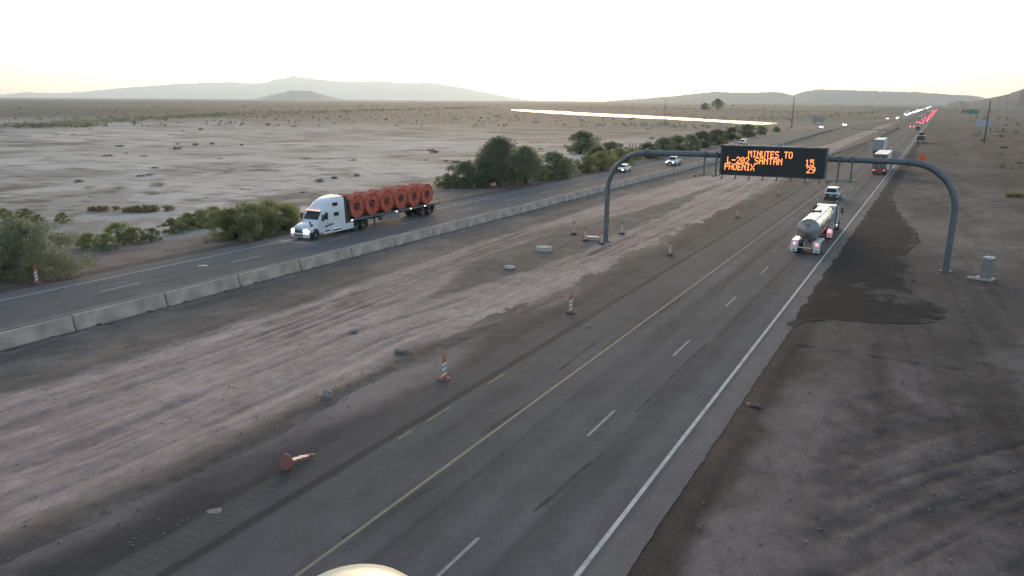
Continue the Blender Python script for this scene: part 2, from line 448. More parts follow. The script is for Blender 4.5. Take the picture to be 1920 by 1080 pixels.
    field = lerp(np.broadcast_to(C(0.32, 0.295, 0.28), x.shape + (3,)), C(0.43, 0.405, 0.385), sst(0.3, 0.66, n1 * .55 + nf * .45))
    mott = sst(0.55, 0.68, fbm(x * 0.10, y * 0.10, 5, 61)) * 0.5 + sst(0.60, 0.68, fbm(x * 0.35, y * 0.35, 3, 62)) * 0.45 + sst(0.60, 0.66, fbm(x * .05, y * .05, 5, 63)) * .45
    field = lerp(field, C(0.125, 0.115, 0.098), np.clip(mott, 0, 1))
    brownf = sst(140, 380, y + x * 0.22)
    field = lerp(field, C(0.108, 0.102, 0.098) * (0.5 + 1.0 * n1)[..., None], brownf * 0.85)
    v = lerp(v, field, 1 - sst(-71, -66, xs + (n1 - .5) * 7))
    v = lerp(v, C(0.075, 0.066, 0.06), band(xs + (n2 - .5) * .8, -60.6, -57, 0.4) * 0.85)
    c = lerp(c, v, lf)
    # the far plain: darker scrub land
    rr = np.hypot(x, y)
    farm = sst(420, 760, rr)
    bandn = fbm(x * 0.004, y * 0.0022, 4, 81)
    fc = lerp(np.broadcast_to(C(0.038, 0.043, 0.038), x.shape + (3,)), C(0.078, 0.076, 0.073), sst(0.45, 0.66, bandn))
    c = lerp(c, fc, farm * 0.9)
    # relief
    z = -0.03 - 0.10 * (1 - n2) * 0.5 + (n3 - .5) * 0.05
    z = z - 0.05 * rut2 - 0.03 * rut1 - 0.04 * sk * pale - 0.03 * sk2 * pale
    z = z + 0.10 * edge_lo * (0.6 + n3 * .8) + 0.08 * edge_up + 0.10 * toe * n3
    lz = (nf - 0.5) * 1.2 + (n1 - .5) * 0.5 - 0.25
    z = z * (1 - lf) + lf * (sst(-60, -80, -(-xs)) * 0 + (-0.04 + (n2 - .5) * .05) * sst(-75, -62, xs) + lz * (1 - sst(-75, -62, xs)))
    z = np.where(rr > 1200, -0.6, z)
    # keep the ground below paved sheets
    road = band(x, -21.6, -7.6, 0.25) + band(xs, -59.2, -45.0, 0.2) * 1.0
    z = np.where(road > 0.5, -0.06, z)
    z = np.where((x > -8) & (x < 2.8) & (y > 46) & (y < 362), np.clip(z, -0.02, -0.006), z)
    z = np.where((x > -8) & (x < -5.8), np.clip(z, -0.016, -0.005), z)
    z = np.where((xs > -61) & (xs < -57.5), np.clip(z, -0.03, -0.006), z)
    c = c * C(1.01, 0.965, 0.945)
    return np.clip(c, 0.02, 0.6), z

def gx(a, b, st): return np.arange(a, b, st)
def geo(a, b, n): return np.geomspace(a, b, n)
xs_ = np.concatenate([-geo(32000, 1500, 16), -geo(1400, 310, 40), gx(-300, -130, 4.0), gx(-130, -62, 1.0), gx(-62, -46, 0.5), gx(-46, -21, 0.2), gx(-21, -7, 1.0), gx(-7, 14, 0.2), gx(14, 60, 1.0), geo(60, 31000, 50)])
ys_ = np.concatenate([np.linspace(-32000, -100, 8), gx(-60, 4, 8.0), gx(4, 60, 0.2), gx(60, 140, 0.42), gx(140, 420, 1.5), geo(420, 1600, 90), geo(1650, 32000, 30)])

def grid_mesh(name, X, Y, Z, colr, m):
    ny, nx = X.shape
    me = bpy.data.meshes.new(name)
    me.vertices.add(nx * ny)
    co = np.stack([X, Y, Z], -1).reshape(-1, 3)
    me.vertices.foreach_set('co', co.astype(np.float32).ravel())
    i = (np.arange(ny - 1)[:, None] * nx + np.arange(nx - 1)[None, :]).ravel()
    q = np.stack([i, i + 1, i + nx + 1, i + nx], -1).astype(np.int32)
    me.loops.add(q.size); me.loops.foreach_set('vertex_index', q.ravel())
    me.polygons.add(len(q)); me.polygons.foreach_set('loop_start', np.arange(0, q.size, 4, dtype=np.int32))
    me.update(calc_edges=True)
    if colr is not None:
        at = me.attributes.new('col', 'FLOAT_COLOR', 'POINT')
        rgba = np.concatenate([colr.reshape(-1, 3), np.ones((nx * ny, 1))], 1).astype(np.float32)
        at.data.foreach_set('color', rgba.ravel())
    me.shade_smooth()
    me.materials.append(m)
    o = bpy.data.objects.new(name, me); col.objects.link(o)
    return o

X, Y = np.meshgrid(xs_, ys_)
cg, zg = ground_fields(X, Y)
# pond basin
pond_top = [G(900 + a / 3.2, 130 + b / 3.2) for a, b in [(190, 240), (420, 248), (670, 262), (940, 274), (1200, 288), (1450, 303), (1640, 312), (1780, 321)]]
pond_bot = [G(900 + a / 3.2, 130 + b / 3.2) for a, b in [(1780, 324), (1700, 332), (1560, 325), (1400, 313), (1200, 303), (940, 290), (670, 278), (430, 264), (190, 246)]]
pond_poly = pond_top + pond_bot
def inside(px, py, poly):
    r = np.zeros(px.shape, bool); n = len(poly); j = n - 1
    for i in range(n):
        xi, yi = poly[i]; xj, yj = poly[j]
        cnd = ((yi > py) != (yj > py)) & (px < (xj - xi) * (py - yi) / (yj - yi + 1e-12) + xi)
        r ^= cnd; j = i
    return r
pm = (X < -60) & (Y > 430) & (Y < 1300)
zg = np.where(pm, np.minimum(zg, -0.25), zg)
Mg = ground_mat('desert_dirt', fine=1.1, fine2=6.0, amt=0.40, bump=0.9, stretch=(1, .45, 1))
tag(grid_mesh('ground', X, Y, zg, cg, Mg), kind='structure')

# ------------------------------------------------------------------ roads
def ell(x, y, cx, cy, rx, ry):
    return np.exp(-(((x - cx) / rx) ** 2 + ((y - cy) / ry) ** 2) ** 1.5)

def ell2(x, y, cx, cy, rx, ry):
    return np.exp(-(((x - cx) / rx) ** 2 + ((y - cy) / ry) ** 2))

def wb_fields(x, y):
    n1 = fbm(x * 0.25, y * 0.08, 4, 101); n2 = fbm(x * 1.3, y * 0.5, 4, 102); n3 = fbm(x * 0.7, y * 0.02, 3, 103)
    g = 0.092 + 0.036 * (n1 - .5) + 0.022 * (n2 - .5) + 0.03 * (n3 - .5)
    tint = np.broadcast_to(C(1.0, 0.985, 1.01), x.shape + (3,))
    for cx in (-13.55, -9.85):
        g = g + 0.010 * (np.exp(-((x - cx - 0.95) / 0.35) ** 2) + np.exp(-((x - cx + 0.95) / 0.35) ** 2))
        g = g - 0.012 * np.exp(-((x - cx) / 0.35) ** 2) * (0.4 + n3)
    g = g - 0.034 * np.exp(-((x + 10.25 + .1 * np.sin(y * .04)) / 0.17) ** 2) * (.45 + .55 * sst(0.3, 0.5, fbm(x * 0 + 3, y * 0.03, 2, 104)))
    g = g + 0.010 * sst(-9.4, -8.8, x)
    g = g - 0.020 * np.exp(-((x + 13.6 + 0.4 * np.sin(y * .05)) / 0.16) ** 2) * sst(0.45, 0.6, fbm(x * 0, y * 0.05, 2, 105))
    dark = (ell(x, y, *G(948, 731), 0.9, 1.7) * 0.030 + ell(x, y, *G(870, 786), 0.28, 2.4) * 0.036 + ell(x, y, *G(800, 790), 0.5, 1.1) * -0.01
            + ell(x, y, *G(1150, 620), 0.3, 3) * 0.022 + ell(x, y, *G(1435, 411), 0.9, 1.3) * 0.03 + ell(x, y, *G(780, 930), 0.2, 4) * 0.02)
    g = g - dark
    c = tint * g[..., None]
    # left shoulder: rougher, darker, dusted with dirt towards its ragged edge
    sh = 1 - sst(-20.4, -19.9, x)
    n4 = fbm(x * 2.6, y * 2.2, 3, 106)
    shc = lerp(np.broadcast_to(C(0.044, 0.042, 0.045), x.shape + (3,)), C(0.086, 0.080, 0.079), sst(0.3, 0.7, n1 * .45 + n2 * .35 + n4 * .2))
    c = lerp(c, shc, sh)
    inner = band(x, -18.75, -15.9, 0.3)
    c = lerp(c, C(0.100, 0.096, 0.096), inner * 0.5 * (0.4 + n1))
    dust = (1 - sst(-24.6, -22.9, x + (n1 - .5) * 1.6 - 0.8 * np.sin(y * 0.11) + 1.6 * ell(x * 0, y, 0, 33, 1, 8) * -1))
    c = lerp(c, C(0.175, 0.150, 0.143), np.clip(dust * (0.35 + 0.9 * n2), 0, 1) * 0.8)
    bigdust = ell(x + (n2 - .5) * 1.5, y + (n1 - .5) * 5, -22.6, 29.0, 1.35, 6.0) + .6 * ell(x + (n2 - .5) * 1.5, y, -22.9, 47, .9, 5)
    c = lerp(c, C(0.19, 0.162, 0.155), np.clip(bigdust * 1.2 * (0.5 + n2), 0, 0.85))
    c = lerp(c, C(0.084, 0.080, 0.080) * (.85 + .3 * n2)[..., None], band(x + (n2 - .5) * .2, -20.75, -19.2, 0.15) * .85)
    # tar seam beside the rumble strip
    c = lerp(c, C(0.040, 0.038, 0.038), band(x + (n2 - .5) * 0.12, -19.15, -18.72, 0.05) * 0.85)
    # dusty strip outside the white edge line
    c = lerp(c, C(0.150, 0.136, 0.133), sst(-7.85, -7.6, x + (n2 - .5) * .15) * 0.75)
    c = lerp(c, C(0.088, 0.086, 0.09), sst(500, 1500, y))
    c = c * C(1.0, 0.975, 1.0)
    return np.clip(c, 0.02, 0.5)

def strip_y(y0, y1, near): return np.concatenate([gx(y0, 70, near), gx(70, 160, near * 2.2), gx(160, 420, 2.5), geo(420, y1, 60)])

yr = strip_y(-20, 26000, 0.25)
xr = np.concatenate([gx(-24.4, -20.4, 0.2), gx(-20.4, -6.6, 0.1)])
X, Y = np.meshgrid(xr, yr)
cw = wb_fields(X, Y)
# ragged edges: the outer columns wander
u = (xr - xr[0]) / (xr[-1] - xr[0])
edgeL = (fbm(yr * 0.25, yr * 0 + 2, 4, 111) - .5) * 2.2
edgeR = (fbm(yr * 2.2, yr * 0 + 5, 3, 112) - .5) * 0.16
Xd = X + edgeL[:, None] * np.clip(1 - (X + 24.4) / 3.6, 0, 1) + edgeR[:, None] * np.clip((X + 7.3) / 0.7, 0, 1)
Z = np.zeros_like(X)
Z = Z - 0.075 * np.clip((-22.4 - X) / 2.0, 0, 1) + 0.012 * (fbm(X * 1.5, Y * 1.5, 3, 113) - .5) * (X < -20.4)
Mroad = ground_mat('asphalt', fine=1.2, fine2=9, amt=0.30, bump=0.35, spec=0.12, rough=0.9, stretch=(1, 0.45, 1))
wb = tag(grid_mesh('westbound_road', Xd, Y, Z, cw, Mroad), kind='structure')

def eb_fields(x, y):
    n1 = fbm(x * 0.25, y * 0.06, 4, 121); n2 = fbm(x * 1.1, y * 0.4, 4, 122)
    g = 0.125 + 0.04 * (n1 - .5) + 0.02 * (n2 - .5)
    for cx in (-55.05, -51.35):
        g = g - 0.014 * np.exp(-((x - cx) / 0.5) ** 2)
        g = g - 0.016 * (np.exp(-((x - cx - 1.0) / 0.3) ** 2) + np.exp(-((x - cx + 1.0) / 0.3) ** 2))
    c = np.broadcast_to(C(1.0, 1.0, 1.02), x.shape + (3,)) * g[..., None]
    c = lerp(c, C(0.15, 0.135, 0.125), (1 - sst(-58.6, -57.6, x + (n2 - .5))) * 0.8)
    c = lerp(c, C(0.14, 0.128, 0.12), sst(-48.4, -47.0, x + (n2 - .5)) * 0.6)
    c = c * C(1.0, 0.975, 1.0)
    return np.clip(c, 0.02, 0.5)
ye = strip_y(-20, 26000, 0.5)
X, Y = np.meshgrid(gx(-59.0, -44.9, 0.2), ye)
ce = eb_fields(X, Y)
eb = tag(grid_mesh('eastbound_road', X + eb_shift(Y), Y, np.zeros_like(X), ce, Mroad), kind='structure')

# fresh black asphalt of the widening beside the westbound lanes
EDGE = [(49.5, -6.6), (51.5, -6.0), (52.6, -4.9), (53.0, -3.0), (53.4, -1.5), (54.0, -0.3), (54.8, 0.8), (55.6, 1.4), (57.0, 1.8), (58.5, 2.1), (60.2, 1.9), (61.0, 1.2), (61.6, 0.2), (63.4, -0.5), (65.2, -0.6), (67.5, -0.1), (70, -0.6), (73, -0.4), (76, -0.9), (79, -1.3), (83, -1.25), (86, -0.5), (89, -0.3), (93, -0.75), (97, -1.1), (101, -1.9), (105, -2.3), (110, -3.1), (114, -3.8), (120, -4.2), (129, -5.2), (140, -5.1), (160, -4.9), (190, -4.7), (240, -4.5), (300, -4.9), (350, -5.3), (360, -6.5)]
ya_ = np.concatenate([gx(49.5, 62, 0.1), gx(62, 130, 0.25), gx(130, 361, 1.0)])
ed = interp(EDGE, ya_) + (fbm(ya_ * 1.1, ya_ * 0 + 3, 4, 131) - .5) * 0.9 * (ya_ > 52) * (0.35 + 0.65 * (ya_ < 130))
U = np.concatenate([np.linspace(0, .9, 40), np.linspace(.91, 1, 10)])
Ug, Y = np.meshgrid(U, ya_)
left = -6.95 + (fbm(ya_ * 0.6, ya_ * 0 + 8, 3, 132) - .5) * 0.5
X = left[:, None] + Ug * (np.maximum(ed, left + .05) - left)[:, None]
X = X + (fbm(X * 2, Y * 2, 3, 133) - .5) * 0.3 * (Ug > 0) * (Ug < 1)
n1 = fbm(X * 0.35, Y * 0.2, 4, 134); n2 = fbm(X * 1.8, Y * 1.2, 4, 135)
ca_ = np.broadcast_to(C(0.014, 0.0145, 0.0185), X.shape + (3,)) * (0.75 + 0.5 * n2)[..., None]
notch = sst(0.25, 0.5, ell2(X + (n2 - .5) * 1.2, Y + (n2 - .5) * 2.0, -1.5, 61.8, 1.9, 2.2)) + 0.8 * sst(.3, .5, ell2(X + (n2 - .5), Y + (n1 - .5) * 2, -3.9, 64.0, .7, 1.2))
ca_ = lerp(ca_, C(0.074, 0.067, 0.064), np.clip(notch, 0, 1) * 0.8 * sst(.3, .6, n2 + .1))
dist_e = (1 - Ug) * np.maximum(ed - left, .1)[:, None]
rag = (1 - sst(0.0, 0.9, dist_e + (n2 - .5) * 1.4)) * sst(.35, .6, fbm(X * .5, Y * .5, 3, 137))
ca_ = lerp(ca_, C(0.078, 0.071, 0.068), np.clip(rag, 0, .95))
soft = sst(0.5, 0.72, n1) * 0.35 + (1 - sst(-6.9, -6.2, X + (n2 - .5) * .6)) * .4 + (1 - sst(50, 56, Y + (n1 - .5) * 5 - X * .3)) * .6 + sst(0.6, .72, fbm(X * .9 + 4, Y * .5, 3, 136)) * .3
ca_ = lerp(ca_, C(0.068, 0.065, 0.067), np.clip(soft * .4, 0, .7))
Mapr = ground_mat('fresh_asphalt', fine=1.6, fine2=9, amt=0.35, bump=0.5, spec=0.08, rough=0.9)
tag(grid_mesh('asphalt_apron', X, Y, 0.006 - 0.014 * (Ug >= .999), ca_, Mapr), kind='structure')

# painted lines
P_white = paint_mat('white_line_paint', (0.42, 0.42, 0.42), 0.55)
P_white2 = paint_mat('faded_white_line_paint', (0.38, 0.38, 0.37), 0.5)
P_yellow = paint_mat('yellow_line_paint', (0.205, 0.175, 0.13), 0.7)
P_oldyellow = paint_mat('old_yellow_line_paint', (0.20, 0.16, 0.105), 1.3)
def line(name, x, wd, y0, y1, m, parent, shift=None, z=0.005, step=6.0):
    ys2 = np.concatenate([np.arange(y0, min(y1, 900), step), [y1]]) if y1 < 900 else np.concatenate([np.arange(y0, 900, step), geo(900, y1, 30)])
    mb = MB()
    sh = shift(ys2) if shift else ys2 * 0
    mb.loft([[(x - wd / 2 + s, y, z), (x + wd / 2 + s, y, z)] for y, s in zip(ys2, sh)], cap=False, closed=False)
    return mb.build(name, m, parent, smooth=0)
line('edge_line', -8.0, 0.17, -15, 6000, P_white, wb)
line('edge_line', -15.4, 0.14, -15, 6000, P_yellow, wb)
line('edge_line', -56.85, 0.16, -15, 6000, P_white2, eb, eb_shift)
line('edge_line', -49.45, 0.14, -15, 6000, P_yellow, eb, eb_shift)
dash_me = None
def dashes(xc, y0, n, parent, shift, m):
    src = None
    for k in range(n):
        y = y0 + 12.19 * k
        x = xc + (float(shift(y)) if shift else 0)
        if src is None:
            mb = MB(); mb.add([(-0.065, 0, 0.005), (0.065, 0, 0.005), (0.065, 3.2, 0.005), (-0.065, 3.2, 0.005)], [(0, 1, 2, 3)])
            src = mb.build('lane_dash', m, parent, smooth=0); o = src
        else:
            o = src.copy(); col.objects.link(o)
        o.location = (x, y, 0)
y_d = G(893, 1007)[1] - 3.2
P_dash = paint_mat('dash_line_paint', (0.27, 0.27, 0.28), 0.8)
dashes(-11.66, y_d - 12.19, 60, wb, None, P_dash)
dashes(-53.2, G(193, 547)[1] - 12.19 * 2, 60, eb, eb_shift, P_white2)
for (a, b), (c_, d_) in [((914, 719), (945, 701)), ((800, 790), (845, 763)), ((745, 823), (770, 807))]:
    y0 = G(a, b)[1]; y1 = G(c_, d_)[1]
    line('old_line_piece', -18.55, 0.12, y0, y1, P_oldyellow, wb, step=1.0)
# rumble strip: milled grooves, one by one while they show, then one joined run
gm = MB().box(-0.24, 0.24, -0.085, 0.085, 0.001, 0.006)
g0 = gm.build('rumble_groove', mat('rumble_groove_dark', (0.050, 0.047, 0.047), 0.9, var=0.3, vscale=5), wb, smooth=0)
yy = 9.0; rn = random.Random(3); k = 0
while k < 190:
    o = g0 if k == 0 else g0.copy()
    if k: col.objects.link(o)
    o.location = (-20.0 + rn.uniform(-.03, .03), yy, 0); o.scale = (rn.uniform(.75, 1.1), rn.uniform(.7, 1.1), 1)
    yy += 0.38; k += 1
mb = MB()
while yy < 190:
    mb.box(-20.24, -19.76, yy - .08, yy + .08, 0.001, 0.006); yy += 0.38
tag(mb.build('rumble_strip', MATS['rumble_groove_dark'], wb, smooth=0), kind='stuff')

# tyre marks and tar-sealed cracks
def ribbon(name, pts, wd, m, parent, z=.0035):
    P = [Vector((a_, b_, 0)) for a_, b_ in pts]; loops = []
    for i_, p_ in enumerate(P):
        t_ = (P[min(i_ + 1, len(P) - 1)] - P[max(i_ - 1, 0)]).normalized(); n_ = Vector((-t_.y, t_.x, 0)) * wd * .5 * (0.35 if i_ in (0, len(P) - 1) else 1)
        loops.append([(p_.x - n_.x, p_.y - n_.y, z), (p_.x + n_.x, p_.y + n_.y, z)])
    return MB().loft(loops, cap=False, closed=False).build(name, m, parent, smooth=0)
M_mark = mat('tyre_mark_rubber', (0.062, 0.060, 0.062), .9, var=.3, vscale=1.2, spec=.1)
for (a_, b_), (c_, d_), wd in (((1128, 655), (1285, 555), .20), ((1040, 700), (1120, 640), .16), ((640, 1010), (830, 905), .24), ((1330, 560), (1470, 440), .18), ((1190, 775), (1330, 640), .16), ((1000, 960), (1130, 850), .2), ((1420, 440), (1560, 340), .2), ((900, 815), (990, 760), .3)):
    q0, q1 = G(a_, b_), G(c_, d_); n_ = 9
    ribbon('tyre_mark', [(q0[0] + (q1[0] - q0[0]) * t_ / n_ + .03 * math.sin(t_ * .8), q0[1] + (q1[1] - q0[1]) * t_ / n_) for t_ in range(n_ + 1)], wd, M_mark, wb)
# pond
mb = MB(); bm = bmesh.new()
bm.faces.new([bm.verts.new((x, y, -0.12)) for x, y in pond_poly])
bmesh.ops.triangulate(bm, faces=bm.faces); bmesh.ops.recalc_face_normals(bm, faces=bm.faces)
for f_ in bm.faces:
    if f_.normal.z < 0: f_.normal_flip()
me = bpy.data.meshes.new('pond'); bm.to_mesh(me); bm.free()
me.materials.append(mat('still_water', (0.03, 0.035, 0.04), 0.03, var=0.02, spec=0.5, metal=0.0, bump=0.0))
o = bpy.data.objects.new('pond', me); col.objects.link(o); tag(o, kind='structure')

# loose gravel on dirt and shoulders: nobody could count it
rgv = np.random.default_rng(31)
def gravel(n, xr_, yr_, smin, smax):
    x = rgv.uniform(*xr_, n); y = yr_[0] + (yr_[1] - yr_[0]) * rgv.random(n) ** 1.6
    keep = fbm(x * .35, y * .25, 3, 91) > .42
    x, y = x[keep], y[keep]
    return x, y, smin + (smax - smin) * rgv.random(len(x)) ** 3
gs = [gravel(1800, (-43, -20.8), (12, 75), .02, .065), gravel(2200, (-6.2, 14), (20, 75), .02, .09), gravel(900, (-24.5, -20.8), (10, 60), .02, .06), gravel(500, (-66, -58.5), (24, 80), .03, .10)]
gxv, gyv, gsv = (np.concatenate(a_) for a_ in zip(*gs))
_, gz = ground_fields(gxv[None, :], gyv[None, :]); gz = np.where((gxv > -24.4) & (gxv < -20.4), -0.01, gz[0])
octa = np.array([(1, 0, 0), (-.9, .1, 0), (.1, 1, .1), (0, -1, 0), (.1, .1, .7), (0, 0, -.6)]); fo = [(0, 2, 4), (2, 1, 4), (1, 3, 4), (3, 0, 4), (2, 0, 5), (1, 2, 5), (3, 1, 5), (0, 3, 5)]
rot = rgv.uniform(0, 6.28, len(gxv)); ca2, sa2 = np.cos(rot)[:, None], np.sin(rot)[:, None]
jit = octa[None] * (1 + rgv.uniform(-.35, .35, (len(gxv), 6, 1))) * gsv[:, None, None]
V = np.stack([jit[..., 0] * ca2 - jit[..., 1] * sa2 + gxv[:, None], jit[..., 0] * sa2 + jit[..., 1] * ca2 + gyv[:, None], jit[..., 2] + (gz + gsv * .25)[:, None]], -1).reshape(-1, 3)
me = bpy.data.meshes.new('gravel'); me.from_pydata(V.tolist(), [], [tuple(i_ * 6 + a_ for a_ in f_) for i_ in range(len(gxv)) for f_ in fo])
me.materials.append(mat('loose_stone', (0.17, 0.15, 0.143), .95, var=.45, vscale=1.5))
o = bpy.data.objects.new('gravel', me); col.objects.link(o); tag(o, kind='stuff')

# ------------------------------------------------------------------ mountains and far hills
def mountain(name, ridge, dist, depth, color, rough_amp, seed, naz=160, nd=14, gul=1.0):
    az = np.linspace(ridge[0][0], ridge[-1][0], naz)
    el = np.interp(az, [r_[0] for r_ in ridge], [r_[1] for r_ in ridge])
    t = np.linspace(0, 1, nd)
    A, T = np.meshgrid(az, t)
    E_ = np.broadcast_to(el, A.shape)
    dd = dist + depth * (T - 0.5)
    H = (np.tan(np.radians(np.maximum(E_, 0))) * dist + CAM_H) * (1 - np.abs(2 * T - 1) ** 1.15)
    spur = fbm(A * 9 / gul, T * 3, 5, seed) - .5
    H = H * (1 + rough_amp * spur * (1 - np.exp(-((T - .5) / .12) ** 2) * .8)) + (fbm(A * 14 / gul, T * 0, 4, seed + 5) - .5) * dist * 0.0016 * (E_ > 0.12)
    H = np.where((T == 0) | (T == 1), -5, H)
    X = np.sin(np.radians(A)) * dd; Y = np.cos(np.radians(A)) * dd
    o = grid_mesh(name, X, Y, H, np.broadcast_to(np.array(color), X.shape + (3,)) * (0.75 + 0.5 * fbm(A * 6, T * 6, 4, seed + 9))[..., None], M_mtn)
    return tag(o, kind='structure')
M_mtn = ground_mat('mountain_rock', fine=0.004, fine2=0.02, amt=0.3, bump=0.3)
mountain('mountain_range', [(-75, .6), (-68, 1.1), (-64, .35), (-62.3, .12), (-61.2, .30), (-59, .25), (-56, .6), (-52, 1.0), (-48.7, 1.15), (-47, 1.05), (-46, 1.3), (-44.6, 1.66), (-43, 1.45), (-41, 1.28), (-39, 1.36), (-37, 1.25), (-35, 1.28), (-33.3, 1.05), (-31.5, .7), (-30, .40), (-29, .2), (-27.5, 0)],
         27000, 7000, (0.13, 0.11, 0.10), 0.5, 201)
mountain('hill', [(-47.3, 0), (-46, .3), (-44.8, .62), (-43.6, .62), (-42.5, .25), (-41.3, 0)], 11000, 1500, (0.12, 0.10, 0.09), 0.4, 211, 60, 10)
mountain('mountain_ridge', [(-22, 0), (-18.5, .28), (-16, .55), (-14.5, .72), (-12.6, .66), (-10.5, .73), (-9.9, .66), (-9.2, .48), (-8.6, .72), (-7.7, .90), (-5.5, .84), (-3, .76), (-1.5, .72), (0.2, .58), (1.6, .5), (2.4, .32), (3.4, .12), (5, 0)],
         9500, 2600, (0.12, 0.10, 0.09), 0.5, 221, 180)
mountain('near_mountain', [(0.3, .0), (0.9, .16), (1.3, .10), (2.0, .18), (2.5, .34), (3.0, .45), (3.6, .66), (4.24, .93), (5.5, 1.5), (8, 2.1), (11, 1.7), (15, 1.0), (20, 0)],
         3600, 1500, (0.10, 0.078, 0.07), 0.5, 231, 180)

# ------------------------------------------------------------------ concrete barrier along the eastbound road
def barrier_mesh():
    mb = MB()
    pr = [(-0.31, 0.07), (0.31, 0.07), (0.30, 0.10), (0.17, 0.34), (0.09, 0.93), (0.075, 0.95), (-0.075, 0.95), (-0.09, 0.93), (-0.17, 0.34), (-0.30, 0.10)]
    mb.prism_y(pr, -3.21, 3.21)
    for a, b in ((-3.21, -1.95), (-1.6, 1.6), (1.95, 3.21)):
        mb.box(-0.305, 0.305, a, b, -0.08, 0.072)
    return mb
bar0 = None
rb = random.Random(8)
yb = 26.1 - 6.52 * 6 + 3.26
k = 0
while yb < 440:
    if bar0 is None:
        bar0 = barrier_mesh().build('concrete_barrier', M_concrete, bevel=0.012); o = bar0
    else:
        o = bar0.copy(); col.objects.link(o)
    x0 = -45.55 - 0.35 * float(sst(30, 60, yb)) + float(eb_shift(yb)) * 0.75
    x1 = -45.55 - 0.35 * float(sst(30, 60, yb + 3)) + float(eb_shift(yb + 3)) * 0.75
    o.location = (x0 + rb.uniform(-.07, .07), yb, rb.uniform(-.02, .01))
    o.rotation_euler = (0, 0, -math.atan2(x1 - x0, 3) + rb.uniform(-.012, .012))
    tag(o, 'tan concrete barrier segment lined up along the inner edge of the eastbound road', 'barrier', 'concrete barrier segments beside the eastbound road')
    yb += 6.52; k += 1

# ------------------------------------------------------------------ overhead gantry and message sign
M_stone0 = mat('footing_concrete', (.14, .125, .115), .9, var=.2)
gl, gr = Vector((-28.75, 72.0)), Vector((1.95, 73.6))
gc = (gl + gr) / 2; ga = math.atan2(gr.y - gl.y, gr.x - gl.x); HW = (gr - gl).length / 2
gan = empty('sign_gantry', (gc.x, gc.y, 0), ga, 'grey steel single-tube arch gantry spanning the westbound lanes', 'gantry')
BZ, BR = 9.12, 3.9
pathL = [(-HW, 0, z) for z in (-0.1, 1.5, 3.0, BZ - BR)]
arcL = [(-HW + BR * (1 - math.cos(a)), 0, BZ - BR + BR * math.sin(a)) for a in np.linspace(0, math.pi / 2, 13)[1:]]
arcR = [(HW - BR * (1 - math.sin(a)), 0, BZ - BR + BR * math.cos(a)) for a in np.linspace(0, math.pi / 2, 13)]
MB().tube(pathL + arcL, [0.245] * (len(pathL) + 12), 20).build('left_arch_leg', M_galv, gan, smooth=60)
MB().tube(arcR + [(HW, 0, z) for z in (3.0, 1.5, -0.1)], 0.275, 20).build('right_arch_leg', M_galv, gan, smooth=60)
MB().tube([(-HW + BR - .02, 0, BZ), (-6, 0, BZ + .03), (0, 0, BZ + .05), (6, 0, BZ + .03), (HW - BR + .02, 0, BZ)], 0.252, 20).build('crossbeam', M_galv, gan, smooth=60)
for sx in (-HW + BR, HW - BR):
    for dx in (-0.075, 0.075):
        MB().lathe([(-0.05, .30), (-0.05, .37), (0.05, .37), (0.05, .30)], 'x', (sx + dx, 0, BZ), 24).build('splice_flange', M_galv, gan, smooth=40)
for sx in (-HW, HW):
    MB().lathe([(-0.05, .46), (0.05, .46), (0.05, .3), (0.32, .29), (0.32, .2)], 'z', (sx, 0, 0), 20).build('base_plate', M_galv, gan, smooth=40)
    MB().lathe([(-0.3, .55), (-0.045, .55)], 'z', (sx, 0, 0), 24).build('footing', M_stone0, gan, smooth=40)
# message sign
SW, SZ0, SZ1 = 9.15, 7.47, 10.17
def gloc(px, z): return px  # readability only
sx_c = (-12.88 - gc.x) / math.cos(ga)
def onbeam(lx, ly=0.0):
    return (gc.x + lx * math.cos(ga) - ly * math.sin(ga), gc.y + lx * math.sin(ga) + ly * math.cos(ga))
p = onbeam(sx_c, -0.95)
sg = empty('message_sign', (p[0], p[1], SZ0), ga, 'black electronic message sign with amber travel times hung on the gantry', 'sign')
HT = SZ1 - SZ0
MB().box(-SW / 2, SW / 2, -0.38, 0.42, 0.0, HT).build('housing', mat('sign_housing_grey', (0.20, 0.21, 0.23), 0.5, metal=0.4), sg, bevel=0.02)
MB().box(-SW / 2 + .10, SW / 2 - .10, -0.415, -0.383, 0.07, HT - .08).build('display_face', M_signface, sg)
for nm, b in (('frame_edge', (SW / 2 - .12, SW / 2 + .03, -.46, .43, -.03, HT + .03)), ('frame_edge', (-SW / 2 - .03, -SW / 2 + .06, -.44, .43, -.03, HT + .03)),
              ('frame_edge', (-SW / 2 + .06, SW / 2 - .12, -.45, -.385, HT - .10, HT + .02)), ('frame_edge', (-SW / 2 + .06, SW / 2 - .12, -.43, -.385, -.02, .06))):
    MB().box(*b).build(nm, M_galv if nm == 'frame_edge' and b[0] > 3 or b[4] > 1 else M_dark, sg, bevel=0.008)
FONT = {'M': '1000111011101011000110001100011000 1', 'I': '01110001000010000100001000010001110', 'N': '10001110011010110011100011000110001', 'U': '10001100011000110001100011000101110',
        'T': '11111001000010000100001000010000100', 'E': '11111100001000011110100001000011111', 'S': '01111100001000001110000010000111110', 'O': '01110100011000110001100011000101110',
        'L': '10000100001000010000100001000011111', '-': '00000000000000011111000000000000000', '2': '01110100010000100010001000100011111', '0': '01110100011001110101110011000101110',
        'A': '01110100011000111111100011000110001', 'P': '11110100011000111110100001000010000', 'H': '10001100011000111111100011000110001', 'X': '10001100010101000100010101000110001',
        '1': '00100011000010000100001000010001110', '5': '11111100001111000001000011000101110', '9': '01110100011000101111000010001001100'}
FONT['M'] = '10001110111010110001100011000110001'
